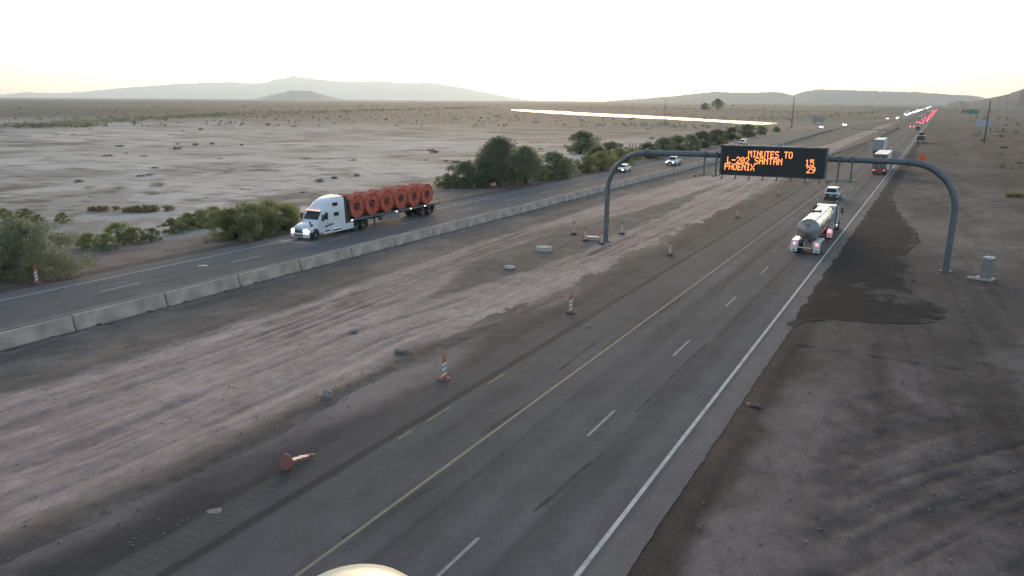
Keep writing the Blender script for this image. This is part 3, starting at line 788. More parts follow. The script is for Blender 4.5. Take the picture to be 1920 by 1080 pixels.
for word, fx, fz in (('MINUTES', .267, .16), ('TO', .267 + .0425 * 8, .16), ('L-202', .067, .385), ('SANTAN', .067 + .0445 * 6, .385), ('15', .808, .385), ('PHOENIX', .046, .61), ('29', .825, .61)):
    pitch = SW * (.0445 if word in ('L-202', 'SANTAN') else .0425) / 6; pv_ = HT * .215 / 7
    for i, ch in enumerate(word):
        mb = MB()
        for r_ in range(7):
            for c_ in range(5):
                if FONT[ch][r_ * 5 + c_] == '1':
                    x = -SW / 2 + fx * SW + (i * 6 + c_) * pitch; z = HT - fz * HT - r_ * pv_
                    mb.box(x - .001, x + pitch + .001, -.424, -.414, z - pv_ - .001, z + .001)
        mb.build('letter', M_led, sg, smooth=0, fix=False)
for k in range(6):
    x = -SW / 2 + .9 + k * 1.48
    MB().box(x - .10, x + .10, -.5, -.1, HT - .01, HT + .13).build('top_bracket', mat('bracket_pale', (0.5, 0.48, 0.46), 0.5), sg, bevel=0.02)
for k in range(8):
    x = -SW / 2 + .25 + k * 1.21
    MB().box(x - .04, x + .04, -.38, -.28, -.34, .01).box(x - .04, x + .04, -1.15, -.28, -.34, -.25).build('walkway_bracket', M_dark, sg)
# hanger frames of the walkway beside the sign
for lo, hi, posts in ((-SW / 2 - 2.35, -SW / 2 - .03, (-SW / 2 - 1.62, -SW / 2 - .52)), (SW / 2 + .03, SW / 2 + 2.7, (SW / 2 + .95, SW / 2 + 2.02))):
    for px_ in posts:
        MB().box(px_ - .07, px_ + .07, .38, .50, -.22, BZ - SZ0 + .38).box(px_ - .10, px_ + .10, .46, .75, BZ - SZ0 - .3, BZ - SZ0 + .3).build('hanger_post', M_galv, sg, bevel=0.01)
        MB().box(px_ - .035, px_ + .035, -.95, .38, -.24, -.16).build('hanger_arm', M_galv, sg)
    for yy_ in (-.85, .28):
        MB().box(lo, hi, yy_ - .035, yy_ + .035, -.16, -.09).build('walkway_rail', M_galv, sg)
    MB().box(lo + .1, lo + .32, -1.05, -.8, -.30, -.155).build('lamp_box', M_galv, sg, bevel=0.01)

# ------------------------------------------------------------------ guard rails in the far median
def guardrail(pts, label, height=.75):
    a, b = Vector(pts[0]), Vector(pts[1]); L_ = (b - a).length; ang = math.atan2(b.y - a.y, b.x - a.x)
    root = empty('guard_rail', (a.x, a.y, 0), ang, label, 'guard rail')
    pr = [(-.03, .44), (.0, .44), (.04, .50), (.0, .57), (0, .60), (.04, .67), (0, .75), (-.03, .75)]
    mb = MB(); mb.prism_x(pr, 0, L_); mb.build('rail', M_palecon if height > .8 else M_galv, root, smooth=0)
    n = max(2, int(L_ / 4)); src = None
    for i in range(n + 1):
        if src is None: src = MB().box(-.08, .08, .03, .18, -.3, .72).build('post', M_wood, root); o = src
        else: o = src.copy(); col.objects.link(o)
        o.location = (L_ * i / n, -.15, 0)
guardrail([(-24.3, 211), (-21.4, 300)], 'grey guard rail along the median dirt before the long rail beside the lanes')
guardrail([(-20.6, 322), (-20.1, 490)], 'long pale guard rail beside the westbound lanes past the box trucks', .75)
guardrail([(-39.8, 437), (-22.8, 434)], 'short guard rail set crosswise over the median crossing')

# ------------------------------------------------------------------ vehicles
def rloop(y, hw, zb, zt, rc=0.12, taper=0.0, rb_=0.05):
    """rounded cross-section of a body, half-width hw at the bottom, narrowing upward by taper"""
    hr = [(hw - rb_, zb), (hw, zb + rb_), (hw - taper * .5, (zb + zt) / 2), (hw - taper, zt - rc), (hw - taper - rc * .35, zt - rc * .3), (hw - taper - rc, zt)]
    return [(x, y, z) for x, z in hr] + [(-x, y, z) for x, z in reversed(hr)]

wheel_cache = {}
def wheel(parent, x, y, r, wd, rim=M_rim, dual=False):
    key = (round(r, 2), round(wd, 2), rim.name, x > 0)
    if key not in wheel_cache:
        s = 1 if x > 0 else -1
        t = MB().lathe([(-wd / 2, r * .62), (-wd / 2, r * .90), (-wd / 2 + .04, r), (wd / 2 - .04, r), (wd / 2, r * .90), (wd / 2, r * .62)], 'x', (0, 0, 0), 22).build('wheel', M_rubber, smooth=40)
        h = MB().lathe([(s * wd * .2, r * .63), (s * (wd / 2 - .015), r * .61), (s * (wd / 2 - .05), r * .50), (s * (wd / 2 - .03), r * .25), (s * (wd / 2 + .01), r * .2), (s * (wd / 2 + .01), .02)], 'x', (0, 0, 0), 18).build('rim', rim, t, smooth=40)
        o = t; wheel_cache[key] = t
        o.parent = parent
    else:
        o = copy_tree(wheel_cache[key], parent)
    o.location = (x, y, r)
    return o

def lerp3(a, b, t): return tuple(a[i] + (b[i] - a[i]) * t for i in range(3))

def car(kind, paint, lights, far=False):
    """front at +y; kinds: sedan, suv, pickup; lights: 'head', 'tail', 'brake', ''"""
    root = empty({'sedan': 'car', 'suv': 'suv', 'pickup': 'pickup_truck'}[kind])
    L_, W, zb, belt, top = {'sedan': (4.7, .91, .22, .92, 1.45), 'suv': (4.85, .98, .28, 1.12, 1.82), 'pickup': (5.9, 1.0, .36, 1.15, 1.92)}[kind]
    f, b = L_ / 2, -L_ / 2
    hood = belt - .10
    st = [(f, W - .22, zb + .16, hood - .28), (f - .12, W - .10, zb + .05, hood - .14), (f - .5, W - .02, zb, hood - .06), (f - 1.3, W, zb, belt - .02), (0.2, W, zb, belt), (b + .8, W, zb, belt), (b + .12, W - .04, zb + .04, belt - .03), (b, W - .12, zb + .14, belt - .10)]
    body = MB()
    if kind == 'pickup':
        body.loft([rloop(y, w_, z0, z1, .12, .05) for y, w_, z0, z1 in st[:4]] + [rloop(0.2, W, zb, belt, .1, .05), rloop(-.55, W, zb, belt, .1, .05)])
        bx = 0.62
        body.box(-W + .03, W - .03, b + .1, -.56, zb + .06, bx + .12)                 # bed floor
        body.box(W - .13, W - .01, b + .05, -.57, zb + .1, belt).box(-W + .01, -W + .13, b + .05, -.57, zb + .1, belt)
        body.build('body', paint, root, bevel=.02)
        MB().box(-W + .14, W - .14, b, b + .07, zb + .22, belt - .01).build('tailgate', paint, root, bevel=.015)
    else:
        body.loft([rloop(y, w_, z0, z1, .12, .06) for y, w_, z0, z1 in st]).build('body', paint, root, smooth=50)
    cab = {'sedan': (1.15, .35, -1.15, -1.95), 'suv': (1.1, .45, -1.9, -2.3), 'pickup': (1.35, .65, -.30, -.54)}[kind]
    yb0, yt0, yt1, yb1 = cab
    wb_, wt = W - .07, W - .24
    loops = []
    A = [(wb_, yb0, belt - .06), (-wb_, yb0, belt - .06), (-wb_, yb1, belt - .06), (wb_, yb1, belt - .06)]
    T = [(wt, yt0, top - .05), (-wt, yt0, top - .05), (-wt, yt1, top - .05), (wt, yt1, top - .05)]
    T2 = [(wt - .12, yt0 - .12, top), (-wt + .12, yt0 - .12, top), (-wt + .12, yt1 + .1, top), (wt - .12, yt1 + .1, top)]
    MB().loft([A, T, T2]).build('cabin', paint, root, bevel=.03, smooth=45)
    def pane(nm, i, j, t0=.16, t1=.86, e=.09):
        q = [lerp3(A[i], T[i], t0), lerp3(A[j], T[j], t0), lerp3(A[j], T[j], t1), lerp3(A[i], T[i], t1)]
        q = [lerp3(q[0], q[1], e), lerp3(q[1], q[0], e), lerp3(q[2], q[3], e), lerp3(q[3], q[2], e)]
        mb = MB().slab(q, .01, 0, .006)
        v = Vector(mb.v[4]) - Vector(mb.v[0])
        cc = sum((Vector(x_) for x_ in q), Vector()) / 4; ctr = Vector((0, (yt0 + yt1) / 2, belt))
        if v.dot(cc - ctr) < 0: mb = MB().slab(list(reversed(q)), .01, 0, .006)
        mb.build(nm, M_glass, root, smooth=0)
    pane('windshield', 0, 1); pane('rear_window', 2, 3); pane('side_window', 1, 2, e=.06); pane('side_window', 3, 0, e=.06)
    r = {'sedan': .33, 'suv': .37, 'pickup': .41}[kind]
    for sx_ in (1, -1):
        for yw in (f - .92, b + 1.0 + (.15 if kind == 'pickup' else 0)):
            MB().lathe([(-.02, r + .07), (.02, r + .06)], 'x', (sx_ * (W - .015), yw, r + .02), 20).build('wheel_arch', M_dark, root, smooth=0)
            wheel(root, sx_ * (W - .09), yw, r, .22)
        hl = M_headlight_far if far else M_headlight
        MB().box(sx_ * (W - .36) - .17, sx_ * (W - .36) + .17, f - .20, f - .02, hood - .40, hood - .22).build('headlight', hl if lights == 'head' else M_headlamp_off, root, bevel=.02)
        tm = {'tail': M_taildim, 'brake': M_tail_far if far else M_tail}.get(lights, M_taildim)
        MB().box(sx_ * (W - .15) - .10, sx_ * (W - .15) + .09, b - .012, b + .12, belt - .42, belt - .12).build('taillight', tm, root, bevel=.015)
        MB().box(sx_ * (W + .08) - .10, sx_ * (W + .08) + .10, yb0 - .45, yb0 - .36, belt + .0, belt + .17).build('mirror', paint, root, bevel=.02)
    MB().box(-W + .45, W - .45, f - .06, f + .012, hood - .45, hood - .2).build('grille', M_dark, root, bevel=.01)
    for yc, nm in ((f - .05, 'front_bumper'), (b + .02, 'rear_bumper')):
        MB().box(-W + .10, W - .10, yc - .10, yc + .10, zb + .06, zb + .26).build(nm, M_chrome if kind == 'pickup' else M_dark, root, bevel=.03)
    MB().box(-.16, .16, b - .03, b + .01, belt - .42, belt - .30).build('number_plate', M_stripe, root)
    return root

def place(root, x, y, front_to_us, label, cat, group=None, name=None):
    root.location = (x, y, 0); root.rotation_euler = (0, 0, math.pi if front_to_us else 0)
    for k_ in ('group',):
        if k_ in root: del root[k_]
    tag(root, label, cat, group)
    return root

def ebx(lane, y): return lane + float(eb_shift(y))
# oncoming traffic on the eastbound road
place(car('sedan', M_white, 'head'), -55.6, 147.5, True, 'white sedan with headlights on, passing behind the left leg of the gantry', 'car')
pk = place(car('pickup', M_white, 'head'), ebx(-51.9, 169), 169.5, True, 'white pickup truck with headlights on beside the concrete barrier, under the gantry beam', 'pickup truck')
place(car('suv', M_white, ''), ebx(-56.2, 262), 262, True, 'white vehicle on the eastbound road, just above the top edge of the message sign', 'car')
ca = car('sedan', M_silver, 'head', far=True)
place(ca, ebx(-53.2, 463), 463, True, 'car with two bluish headlights at the far bend of the eastbound road', 'car')
cb = copy_tree(ca); place(cb, ebx(-49.6, 519), 519, True, 'car with dazzling headlights just past the bend, ahead of the distant oncoming queue', 'car')
for y_, l_ in ((742, -55.1), (795, -51.5)):
    c_ = copy_tree(ca); place(c_, ebx(l_, y_), y_, True, 'distant silver oncoming car on the gap before the queue of headlights', 'car', 'cars before the headlight queue')
fars = []
rq = random.Random(21); yq = 1030.0
for i in range(26):
    c_ = copy_tree(ca)
    place(c_, ebx(-55.2 if i % 2 else -51.6, yq), yq, True, 'distant car with glaring headlights in the long oncoming queue', 'car', 'distant oncoming cars with headlights')
    yq += rq.uniform(24, 46) * (1 + i * .12) if i != 15 else 260
# westbound traffic
sv = car('suv', M_white, 'tail')
MB().box(-.74, .74, -2.45, -2.40, .52, .96).build('tailgate_shade', M_dark, sv, bevel=.02)  # dark slab added for the shade on the white tailgate
place(sv, -12.75, 122.3, False, 'white suv driving just ahead of the tanker truck', 'suv')
cd = car('sedan', M_black, 'brake', far=True)
ce_ = car('suv', M_silver, 'brake', far=True)
place(cd, -13.9, 503, False, 'car with glaring red brake lights at the tail of the left lane queue', 'car')
place(car('suv', M_black, 'tail', far=True), -9.9, 462, False, 'dark suv in the right lane just past the parked work truck', 'suv')
place(ce_, -10.9, 592, False, 'suv with bright red brake lights at the tail of the right lane queue', 'suv')
yq = 626.0
for i in range(20):
    c_ = copy_tree(cd if rq.random() < .5 else ce_)
    place(c_, -9.9 if i % 3 else -13.6, yq, False, 'distant car with red brake lights in the westbound queue', 'car', 'distant westbound cars with brake lights')
    yq += rq.uniform(16, 34) * (1 + i * .13)

# ---- highway tractor with sleeper, used by the flatbed rig
def semi_tractor(root, paint, sleeper=True, lights=True):
    """front bumper at y=0, cab behind it at negative y"""
    hood = MB().loft([rloop(-.02, .70, .62, 1.22, .16, .05, .1), rloop(-.16, .92, .55, 1.40, .2, .06, .1), rloop(-.6, 1.02, .55, 1.58, .25, .10), rloop(-1.2, 1.06, .60, 1.72, .28, .12), rloop(-2.0, 1.12, .60, 1.88, .25, .10)])
    hood.build('hood', paint, root, smooth=50)
    zt = [(-1.75, 1.86), (-2.42, 2.74), (-2.62, 2.92)] + ([(-2.95, 3.25), (-3.4, 3.62), (-3.95, 3.88), (-4.6, 4.02), (-5.35, 4.06), (-5.75, 4.06)] if sleeper else [(-3.2, 3.02), (-4.05, 3.02)])
    loops = [rloop(y, 1.23 if y < -2 else 1.2, .62, z, .14 + (.18 if z > 3.1 else 0), .07 + max(0, z - 2.9) * .07) for y, z in zt]
    MB().loft(loops).build('cab', paint, root, smooth=45)
    yb_ = zt[-1][0]
    q = [(-.98, -1.82, 1.93), (.98, -1.82, 1.93), (.92, -2.36, 2.66), (-.92, -2.36, 2.66)]
    MB().slab(q[::-1], .015, 0, .03).build('windshield', M_glass, root, smooth=0)
    MB().box(-1.02, 1.02, -2.52, -2.16, 2.74, 2.83).build('sun_visor', paint, root, bevel=.02)
    for k_ in range(5):
        x = -.8 + k_ * .4
        MB().box(x - .09, x + .09, -2.30, -2.15, 2.83, 2.91).build('cab_light', M_amber, root, bevel=.02)
    for s in (1, -1):
        X_ = s * 1.235
        def sidepane(nm, pts, m, t=.014):
            mb = MB(); a0, a1 = (X_ - s * .03, X_ + s * t)
            mb.loft([[(a0, y, z) for y, z in pts], [(a1, y, z) for y, z in pts]]); return mb.build(nm, m, root, smooth=0)
        d_ = sidepane('door', [(-2.1, .9), (-3.15, .9), (-3.15, 2.72), (-2.62, 2.72), (-2.1, 2.02)], paint, .012)
        mb = MB(); a0, a1 = X_, X_ + s * .022
        pts_ = [(-2.22, 1.95), (-3.05, 1.86), (-3.05, 2.6), (-2.66, 2.6)]
        mb.loft([[(a0, y, z) for y, z in pts_], [(a1, y, z) for y, z in pts_]]); w2 = mb.build('side_window', M_glass, root, smooth=0)
        MB().box(X_ + s * .02 - .01, X_ + s * .02 + .02, -3.08, -2.92, 1.45, 1.53).build('handle', M_dark, d_)
        if sleeper:
            sidepane('sleeper_window', [(-4.05, 2.10), (-4.75, 2.10), (-4.75, 2.48), (-4.05, 2.48)], M_glass, -.004)
            mb = MB(); a0, a1 = s * 1.05, s * 1.19
            pts_ = [(-3.95, 3.16), (-4.65, 3.16), (-4.65, 3.50), (-3.95, 3.50)]
            mb.loft([[(a0, y, z) for y, z in pts_], [(a1, y, z) for y, z in pts_]]); mb.build('sleeper_window', M_glass, root, smooth=0)
            MB().loft([[(s * 1.20, -2.3, .42), (s * 1.24, -2.3, .42), (s * 1.24, -2.3, 1.0), (s * 1.20, -2.3, 1.0)], [(s * 1.20, -7.0, .42), (s * 1.24, -7.0, .42), (s * 1.24, -7.0, 1.12), (s * 1.20, -7.0, 1.12)]]).build('side_skirt', paint, root, bevel=.01)
            MB().loft([[(s * 1.12, -5.74, 1.1), (s * 1.19, -5.74, 1.1), (s * 1.05, -5.74, 4.0), (s * .98, -5.74, 4.0)], [(s * 1.14, -6.25, 1.1), (s * 1.20, -6.25, 1.1), (s * 1.08, -6.25, 3.9), (s * 1.02, -6.25, 3.9)]]).build('cab_extender', M_dark, root)
        # front wheel arch, headlight, mirrors
        MB().lathe([(-.05, .60), (.05, .58)], 'x', (s * 1.08, -1.18, .56), 24).build('wheel_arch', M_dark, root, smooth=0)
        wheel(root, s * 1.02, -1.18, .51, .30)
        MB().loft([rloop(-.78, .30, .60, 1.12, .1, .05), rloop(-.55, .30, .52, 1.02, .1, .03), rloop(-.12, .26, .50, .86, .08, .02)]).build('fender', paint, root, loc=(s * .98, -.1, .28), smooth=50)
        MB().lathe([(0, .02), (.02, .13), (-.2, .15)], 'y', (s * .86, -.02, 1.0), 14).build('headlight', M_headlight if lights else M_headlamp_off, root, smooth=50)
        MB().box(s * 1.04 - .09, s * 1.04 + .09, -.30, -.14, .92, 1.06).build('turn_lamp', M_headlight if lights else M_amber, root, bevel=.02)
        MB().tube([(s * 1.2, -2.2, 2.4), (s * 1.45, -2.05, 2.4)], .03, 8).box(s * 1.48 - .10, s * 1.48 + .10, -2.12, -1.98, 1.85, 2.5).build('mirror', M_dark, root, bevel=.02)
        MB().tube([(s * .95, -.7, 1.5), (s * 1.12, -.5, 1.75)], .02, 6).box(s * 1.14 - .09, s * 1.14 + .09, -.56, -.46, 1.68, 1.95).build('hood_mirror', M_dark, root, bevel=.02)
        MB().lathe([(0, .30), (1.25, .30)], 'y', (s * .98, -4.9, .72), 16).build('fuel_tank', M_chrome, root, smooth=40)
    MB().loft([[(-1.12, 0.02, .36), (1.12, 0.02, .36), (1.15, .0, .74), (-1.15, .0, .74)], [(-1.2, -.34, .34), (1.2, -.34, .34), (1.2, -.34, .78), (-1.2, -.34, .78)]]).build('bumper', paint, root, bevel=.03)
    MB().box(-.60, .60, .02, .05, .45, .62).build('lower_grille', M_dark, root, bevel=.01)
    g_ = MB().loft([[(-.52, .03, .80), (.52, .03, .80), (.44, -.06, 1.30), (-.44, -.06, 1.30)], [(-.52, -.1, .80), (.52, -.1, .80), (.44, -.16, 1.30), (-.44, -.16, 1.30)]]).build('grille', M_dark, root)
    for k_ in range(4):
        z = .88 + k_ * .1
        MB().box(-.46, .46, .035 - k_ * .016, .055 - k_ * .016, z, z + .03).build('slat', M_galv, g_)
    MB().loft([[(-.46, .05, .82), (-.40, .05, .82), (.42, -.03, 1.28), (.36, -.03, 1.28)], [(-.46, .07, .82), (-.40, .07, .82), (.42, -.01, 1.28), (.36, -.01, 1.28)]]).build('badge_bar', M_chrome, g_)
    MB().box(-.45, .45, -9.2, -.5, .62, .86).build('chassis', M_dark, root)
    for ya in (-7.35, -8.65):
        for s in (1, -1):
            wheel(root, s * 1.06, ya, .51, .32); wheel(root, s * .70, ya, .51, .30, M_dark)
    MB().lathe([(0, .55), (.08, .5)], 'z', (0, -7.9, .95), 18).build('fifth_wheel', M_dark, root, smooth=40)
    for s in (1, -1):
        MB().box(s * 1.04 - .26, s * 1.04 + .26, -9.32, -9.29, .25, 1.0).build('mud_flap', M_dark, root)

rig = empty('flatbed_truck', (-55.75, 55.9, 0), math.pi, 'white sleeper-cab truck with a loaded flatbed trailer driving on the eastbound road', 'truck')
semi_tractor(rig, M_cabwhite)
# dark graphics on door skirt and hood side
for s in (1, -1):
    mb = MB()
    for k_ in range(5):
        mb.add([(s * 1.252, -2.5 - k_ * .26, 1.12 + .05 * k_), (s * 1.252, -2.72 - k_ * .26, 1.02 + .05 * k_), (s * 1.252, -2.80 - k_ * .26, 1.24 + .03 * k_), (s * 1.252, -2.62 - k_ * .26, 1.34 + .02 * k_)], [(0, 1, 2, 3)])
    mb.build('door_graphic', M_black, rig, smooth=0)
    MB().loft([[(s * .80, -.75, 1.50), (s * .97, -.75, 1.36), (s * .99, -.80, 1.36), (s * .82, -.80, 1.50)], [(s * .86, -1.05, 1.64), (s * 1.0, -1.05, 1.48), (s * 1.02, -1.1, 1.48), (s * .88, -1.1, 1.64)]]).build('hood_vent', M_black, rig)
    MB().box(s * 1.252, s * 1.262, -2.5, -3.3, .66, .78).build('door_lettering', M_black, rig, smooth=0)
TB = -6.35; TE = -23.45; BED = 1.42
MB().box(-1.27, 1.27, TE, TB, BED - .12, BED).build('trailer_deck', mat('deck_wood', (0.10, 0.085, 0.07), .85, var=.2, vscale=3), rig)
for s in (1, -1):
    MB().box(s * 1.28 - .02, s * 1.28 + .02, TE, TB, BED - .20, BED + .03).build('side_rail', M_galv, rig)
    MB().box(s * .5 - .08, s * .5 + .08, TE + .3, TB - .6, BED - .52, BED - .12).build('frame_beam', M_dark, rig)
    for k_ in range(4):
        yk = (TB - .35, TB - 8.2, TB - 11.0, TB - 13.9)[k_]
        MB().box(s * 1.31 - .012, s * 1.31 + .03, yk - .14, yk + .14, BED - .17, BED - .06).build('marker_lamp', M_marker, rig, bevel=.01)
    MB().box(s * .95 - .32, s * .95 + .32, -15.2, -11.9, .55, 1.15).build('storage_box', M_silver, rig, bevel=.03)
    MB().box(s * .75 - .07, s * .75 + .07, -11.2, -11.05, .12, BED - .3).box(s * .75 - .16, s * .75 + .16, -11.28, -10.97, .08, .13).build('landing_leg', M_galv, rig)
    for ya in (-19.9, -21.3):
        wheel(rig, s * 1.08, ya, .50, .32); wheel(rig, s * .72, ya, .50, .30, M_dark)
    MB().box(s * 1.02 - .26, s * 1.02 + .26, -22.1, -22.07, .25, 1.1).build('mud_flap', M_dark, rig)
    MB().box(s * .95 - .15, s * .95 + .15, TE - .03, TE, BED - .14, BED - .02).build('taillight', M_taildim, rig)
MB().box(-1.28, 1.28, TE - .04, TE + .0, BED - .26, BED + .02).build('rear_bolster', M_galv, rig)
MB().box(-1.05, 1.05, TE + .2, TE + .32, .45, .55).box(-.7, -.6, TE + .2, TE + .32, .5, BED - .2).box(.6, .7, TE + .2, TE + .32, .5, BED - .2).build('underrun_bar', M_galv, rig)
MB().box(-1.25, 1.25, TB - .06, TB, BED, 3.6).build('headboard', M_dark, rig)
# conduit reels on the deck, each a thing of its own
def reel():
    root = empty('conduit_reel')
    prof = []; nw = 15
    for i in range(nw):
        x = -.98 + i * 1.96 / (nw - 1)
        prof += [(x - .065, 1.20), (x, 1.245), (x + .065, 1.20)]
    prof = [(-1.05, .50)] + prof + [(1.05, .50)]
    MB().lathe(prof, 'x', (0, 0, 0), 36, cap=False).lathe([(-1.05, .50), (1.05, .50)], 'x', (0, 0, 0), 24, cap=False).build('coil', M_coil, root, smooth=30)
    for s in (1, -1):
        mb = MB(); ring = [(s * 1.10, 1.22 * math.cos(a), 1.22 * math.sin(a)) for a in np.linspace(0, 2 * math.pi, 33)]
        mb.tube(ring, .045, 8, cap=False)
        ring = [(s * 1.10, .46 * math.cos(a), .46 * math.sin(a)) for a in np.linspace(0, 2 * math.pi, 21)]
        mb.tube(ring, .045, 8, cap=False)
        fl = mb.build('flange', M_reel, root, smooth=50)
        for k_ in range(8):
            a = math.pi / 4 * k_ + .2
            MB().tube([(s * 1.10, .44 * math.cos(a), .44 * math.sin(a)), (s * 1.10, 1.2 * math.cos(a), 1.2 * math.sin(a))], .035, 6).build('spoke', M_reel, fl)
    MB().lathe([(-1.12, .17), (-1.12, .24), (1.12, .24), (1.12, .17)], 'x', (0, 0, 0), 16).build('hub', M_dark, root, smooth=40)
    ring = [(0, 1.275 * math.cos(a), 1.275 * math.sin(a)) for a in np.linspace(-.35, math.pi + .35, 19)]
    mb = MB(); mb.loft([[(x - .05, y, z), (x + .05, y, z), (x + .05, y * 1.012, z * 1.012), (x - .05, y * 1.012, z * 1.012)] for x, y, z in ring]); mb.build('tie_strap', M_dark, root)
    MB().box(-.9, .9, -.36, -.2, -1.27, -1.12).box(-.9, .9, .2, .36, -1.27, -1.12).build('chock', M_wood, root)
    return root
r0 = reel()
labs = ['red-orange conduit reel right behind the truck cab on the flatbed', 'red-orange conduit reel second behind the truck cab on the flatbed', 'red-orange conduit reel third behind the truck cab on the flatbed',
        'red-orange conduit reel fourth behind the truck cab, third from the trailer end', 'red-orange conduit reel fifth behind the truck cab, next to the last reel', 'red-orange conduit reel last on the flatbed, at the trailer end']
for i in range(6):
    o = r0 if i == 0 else copy_tree(r0)
    o.location = (-55.75 + rb.uniform(-.05, .05), 55.9 + 6.5 + 1.33 + i * 2.64, BED + 1.265)
    o.rotation_euler = (i * .7 * 0, 0, rb.uniform(-.02, .02))
    tag(o, labs[i], 'reel', 'conduit reels on the flatbed trailer')

# ---- tanker truck on the westbound road, seen from behind
tk = empty('tanker_truck', (-9.75, 75.2, 0), 0, 'tanker truck with polished steel tank and white fenders driving away', 'truck')
TC, TR = 2.22, 1.06
prof = [(0.95, TR * .97), (1.0, TR), (4.0, TR), (4.02, TR + .03), (4.14, TR + .03), (4.16, TR), (8.6, TR), (8.62, TR + .03), (8.74, TR + .03), (8.76, TR), (11.9, TR), (12.3, TR * .85), (12.7, TR * .5), (12.8, .05)]
MB().lathe(prof, 'y', (0, 0, TC), 40).build('tank', M_tank, tk, smooth=30)
MB().lathe([(0.02, .10), (0.04, .22), (.94, TR * .985), (1.0, TR * .985)], 'y', (0, 0, TC), 40).build('tank_end', M_tankend, tk, smooth=30)
MB().lathe([(-.03, .02), (-.03, .16), (.04, .16)], 'y', (0, .35, TC + .42), 14).build('end_hatch', M_dark, tk, smooth=40)
MB().lathe([(-.01, .14), (.25, .14)], 'y', (0, -.12, TC - .82), 12).box(-.09, .09, -.1, .3, TC - 1.3, TC - .75).build('discharge_pipe', M_galv, tk)
hopper = MB().lathe([(-.9, .15), (-.5, .35), (.0, .85)], 'z', (0, 3.0, 1.55), 20).lathe([(-.9, .15), (-.5, .35), (.0, .85)], 'z', (0, 8.0, 1.55), 20)
hopper.build('hopper', M_tankend, tk, smooth=40)
MB().lathe([(0, .32), (.10, .32), (.14, .26)], 'z', (0, 6.8, TC + TR - .03), 18).build('hatch', M_galv, tk, smooth=40)
MB().box(-.62, .10, 6.1, 6.7, TC + TR - .10, TC + TR + .10).build('walkway_grate', M_dark, tk, bevel=.02)
MB().tube([(.35, 5.2, TC + TR - .08), (.35, 5.2, TC + TR + .3), (.35, 6.6, TC + TR + .3), (.35, 6.6, TC + TR - .08)], .025, 8).build('handrail', M_galv, tk)
MB().tube([(.55, 1.2, TC + .92), (.55, 11.5, TC + .92)], .05, 8).build('vent_pipe', M_galv, tk)
for s in (1, -1):
    MB().box(s * .45 - .07, s * .45 + .07, .2, 12.0, .95, 1.25).build('frame_rail', M_galv, tk)
    # rear fender: squared cover over the tandem with a white rear face
    pr = [(-.12, .42), (-.02, .42), (.02, .95), (.25, 1.18), (2.6, 1.18), (2.85, .9), (2.92, .9), (2.68, 1.25), (.22, 1.25), (-.08, 1.0)]
    mb = MB(); mb.prism_x(pr, s * 1.02 - .31, s * 1.02 + .31); fd = mb.build('rear_fender', M_white, tk, bevel=.01)
    MB().box(s * 1.02 - .30, s * 1.02 + .30, -.15, -.12, .22, .98).build('mud_flap', M_boxwhite, tk)
    MB().box(s * 1.02 - .12, s * 1.02 + .12, -.165, -.148, .32, .42).build('flap_print', M_dark, tk)
    MB().lathe([(0, .13), (-.05, .12), (-.06, .02)], 'y', (s * 1.0, -.15, 1.0), 14).build('taillight', M_tail, tk, smooth=50)
    for ya in (.68, 2.0):
        wheel(tk, s * 1.04, ya, .5, .3); wheel(tk, s * .70, ya, .5, .3, M_dark)
    # tractor drive axles and fenders
    pr = [(9.35, .55), (9.42, .55), (9.5, 1.0), (9.75, 1.22), (12.0, 1.22), (12.2, 1.0), (12.28, 1.0), (12.05, 1.29), (9.72, 1.29), (9.44, 1.06)]
    mb = MB(); mb.prism_x(pr, s * 1.02 - .31, s * 1.02 + .31); mb.build('drive_fender', M_silver, tk, bevel=.01)
    MB().box(s * 1.02 - .30, s * 1.02 + .30, 9.30, 9.33, .25, 1.02).build('mud_flap', M_boxwhite, tk)
    for ya in (10.2, 11.5):
        wheel(tk, s * 1.04, ya, .51, .3); wheel(tk, s * .70, ya, .51, .3, M_dark)
    wheel(tk, s * 1.03, 17.0, .51, .3)
    MB().tube([(s * 1.05, 13.6, 1.0), (s * 1.05, 13.6, 3.3), (s * 1.05, 13.45, 3.65)], .085, 10).build('exhaust_stack', M_chrome, tk, smooth=50)
    MB().tube([(s * 1.1, 15.3, 2.6), (s * 1.45, 15.35, 2.6)], .025, 6).box(s * 1.47 - .10, s * 1.47 + .10, 15.3, 15.4, 2.1, 2.75).build('mirror', M_dark, tk)
    MB().lathe([(0, .3), (1.4, .3)], 'y', (s * 1.0, 13.0, .75), 16).build('fuel_tank', M_chrome, tk, smooth=40)
MB().box(-.68, .68, -.06, .02, .58, .66).box(-.70, -.62, -.06, .02, .62, 1.3).box(.62, .70, -.06, .02, .62, 1.3).build('underrun_frame', M_white, tk)
MB().lathe([(0, .11), (-.05, .1), (-.06, .02)], 'y', (1.05, 8.7, 1.02), 12).box(.9, 1.2, 8.72, 9.0, .85, 1.2).build('marker_light', M_tail, tk)
MB().loft([rloop(13.7, 1.12, .9, 3.05, .15, .06), rloop(14.5, 1.16, .8, 3.12, .15, .06), rloop(15.4, 1.16, .75, 2.95, .15, .08), rloop(15.9, 1.12, .75, 1.95, .15, .05)]).build('cab', M_white, tk, smooth=45)
MB().loft([rloop(15.7, 1.05, .7, 1.85, .2, .05), rloop(17.0, .98, .65, 1.65, .2, .05), rloop(17.9, .85, .65, 1.4, .2, .05)]).build('hood', M_white, tk, smooth=45)
MB().slab([(-.75, 13.7, 2.05), (.75, 13.7, 2.05), (.7, 13.7, 2.8), (-.7, 13.7, 2.8)], .01, 0, .01).build('rear_window', M_glass, tk, smooth=0)
MB().box(-.45, .45, 9.4, 17.8, .62, .88).build('chassis', M_dark, tk)
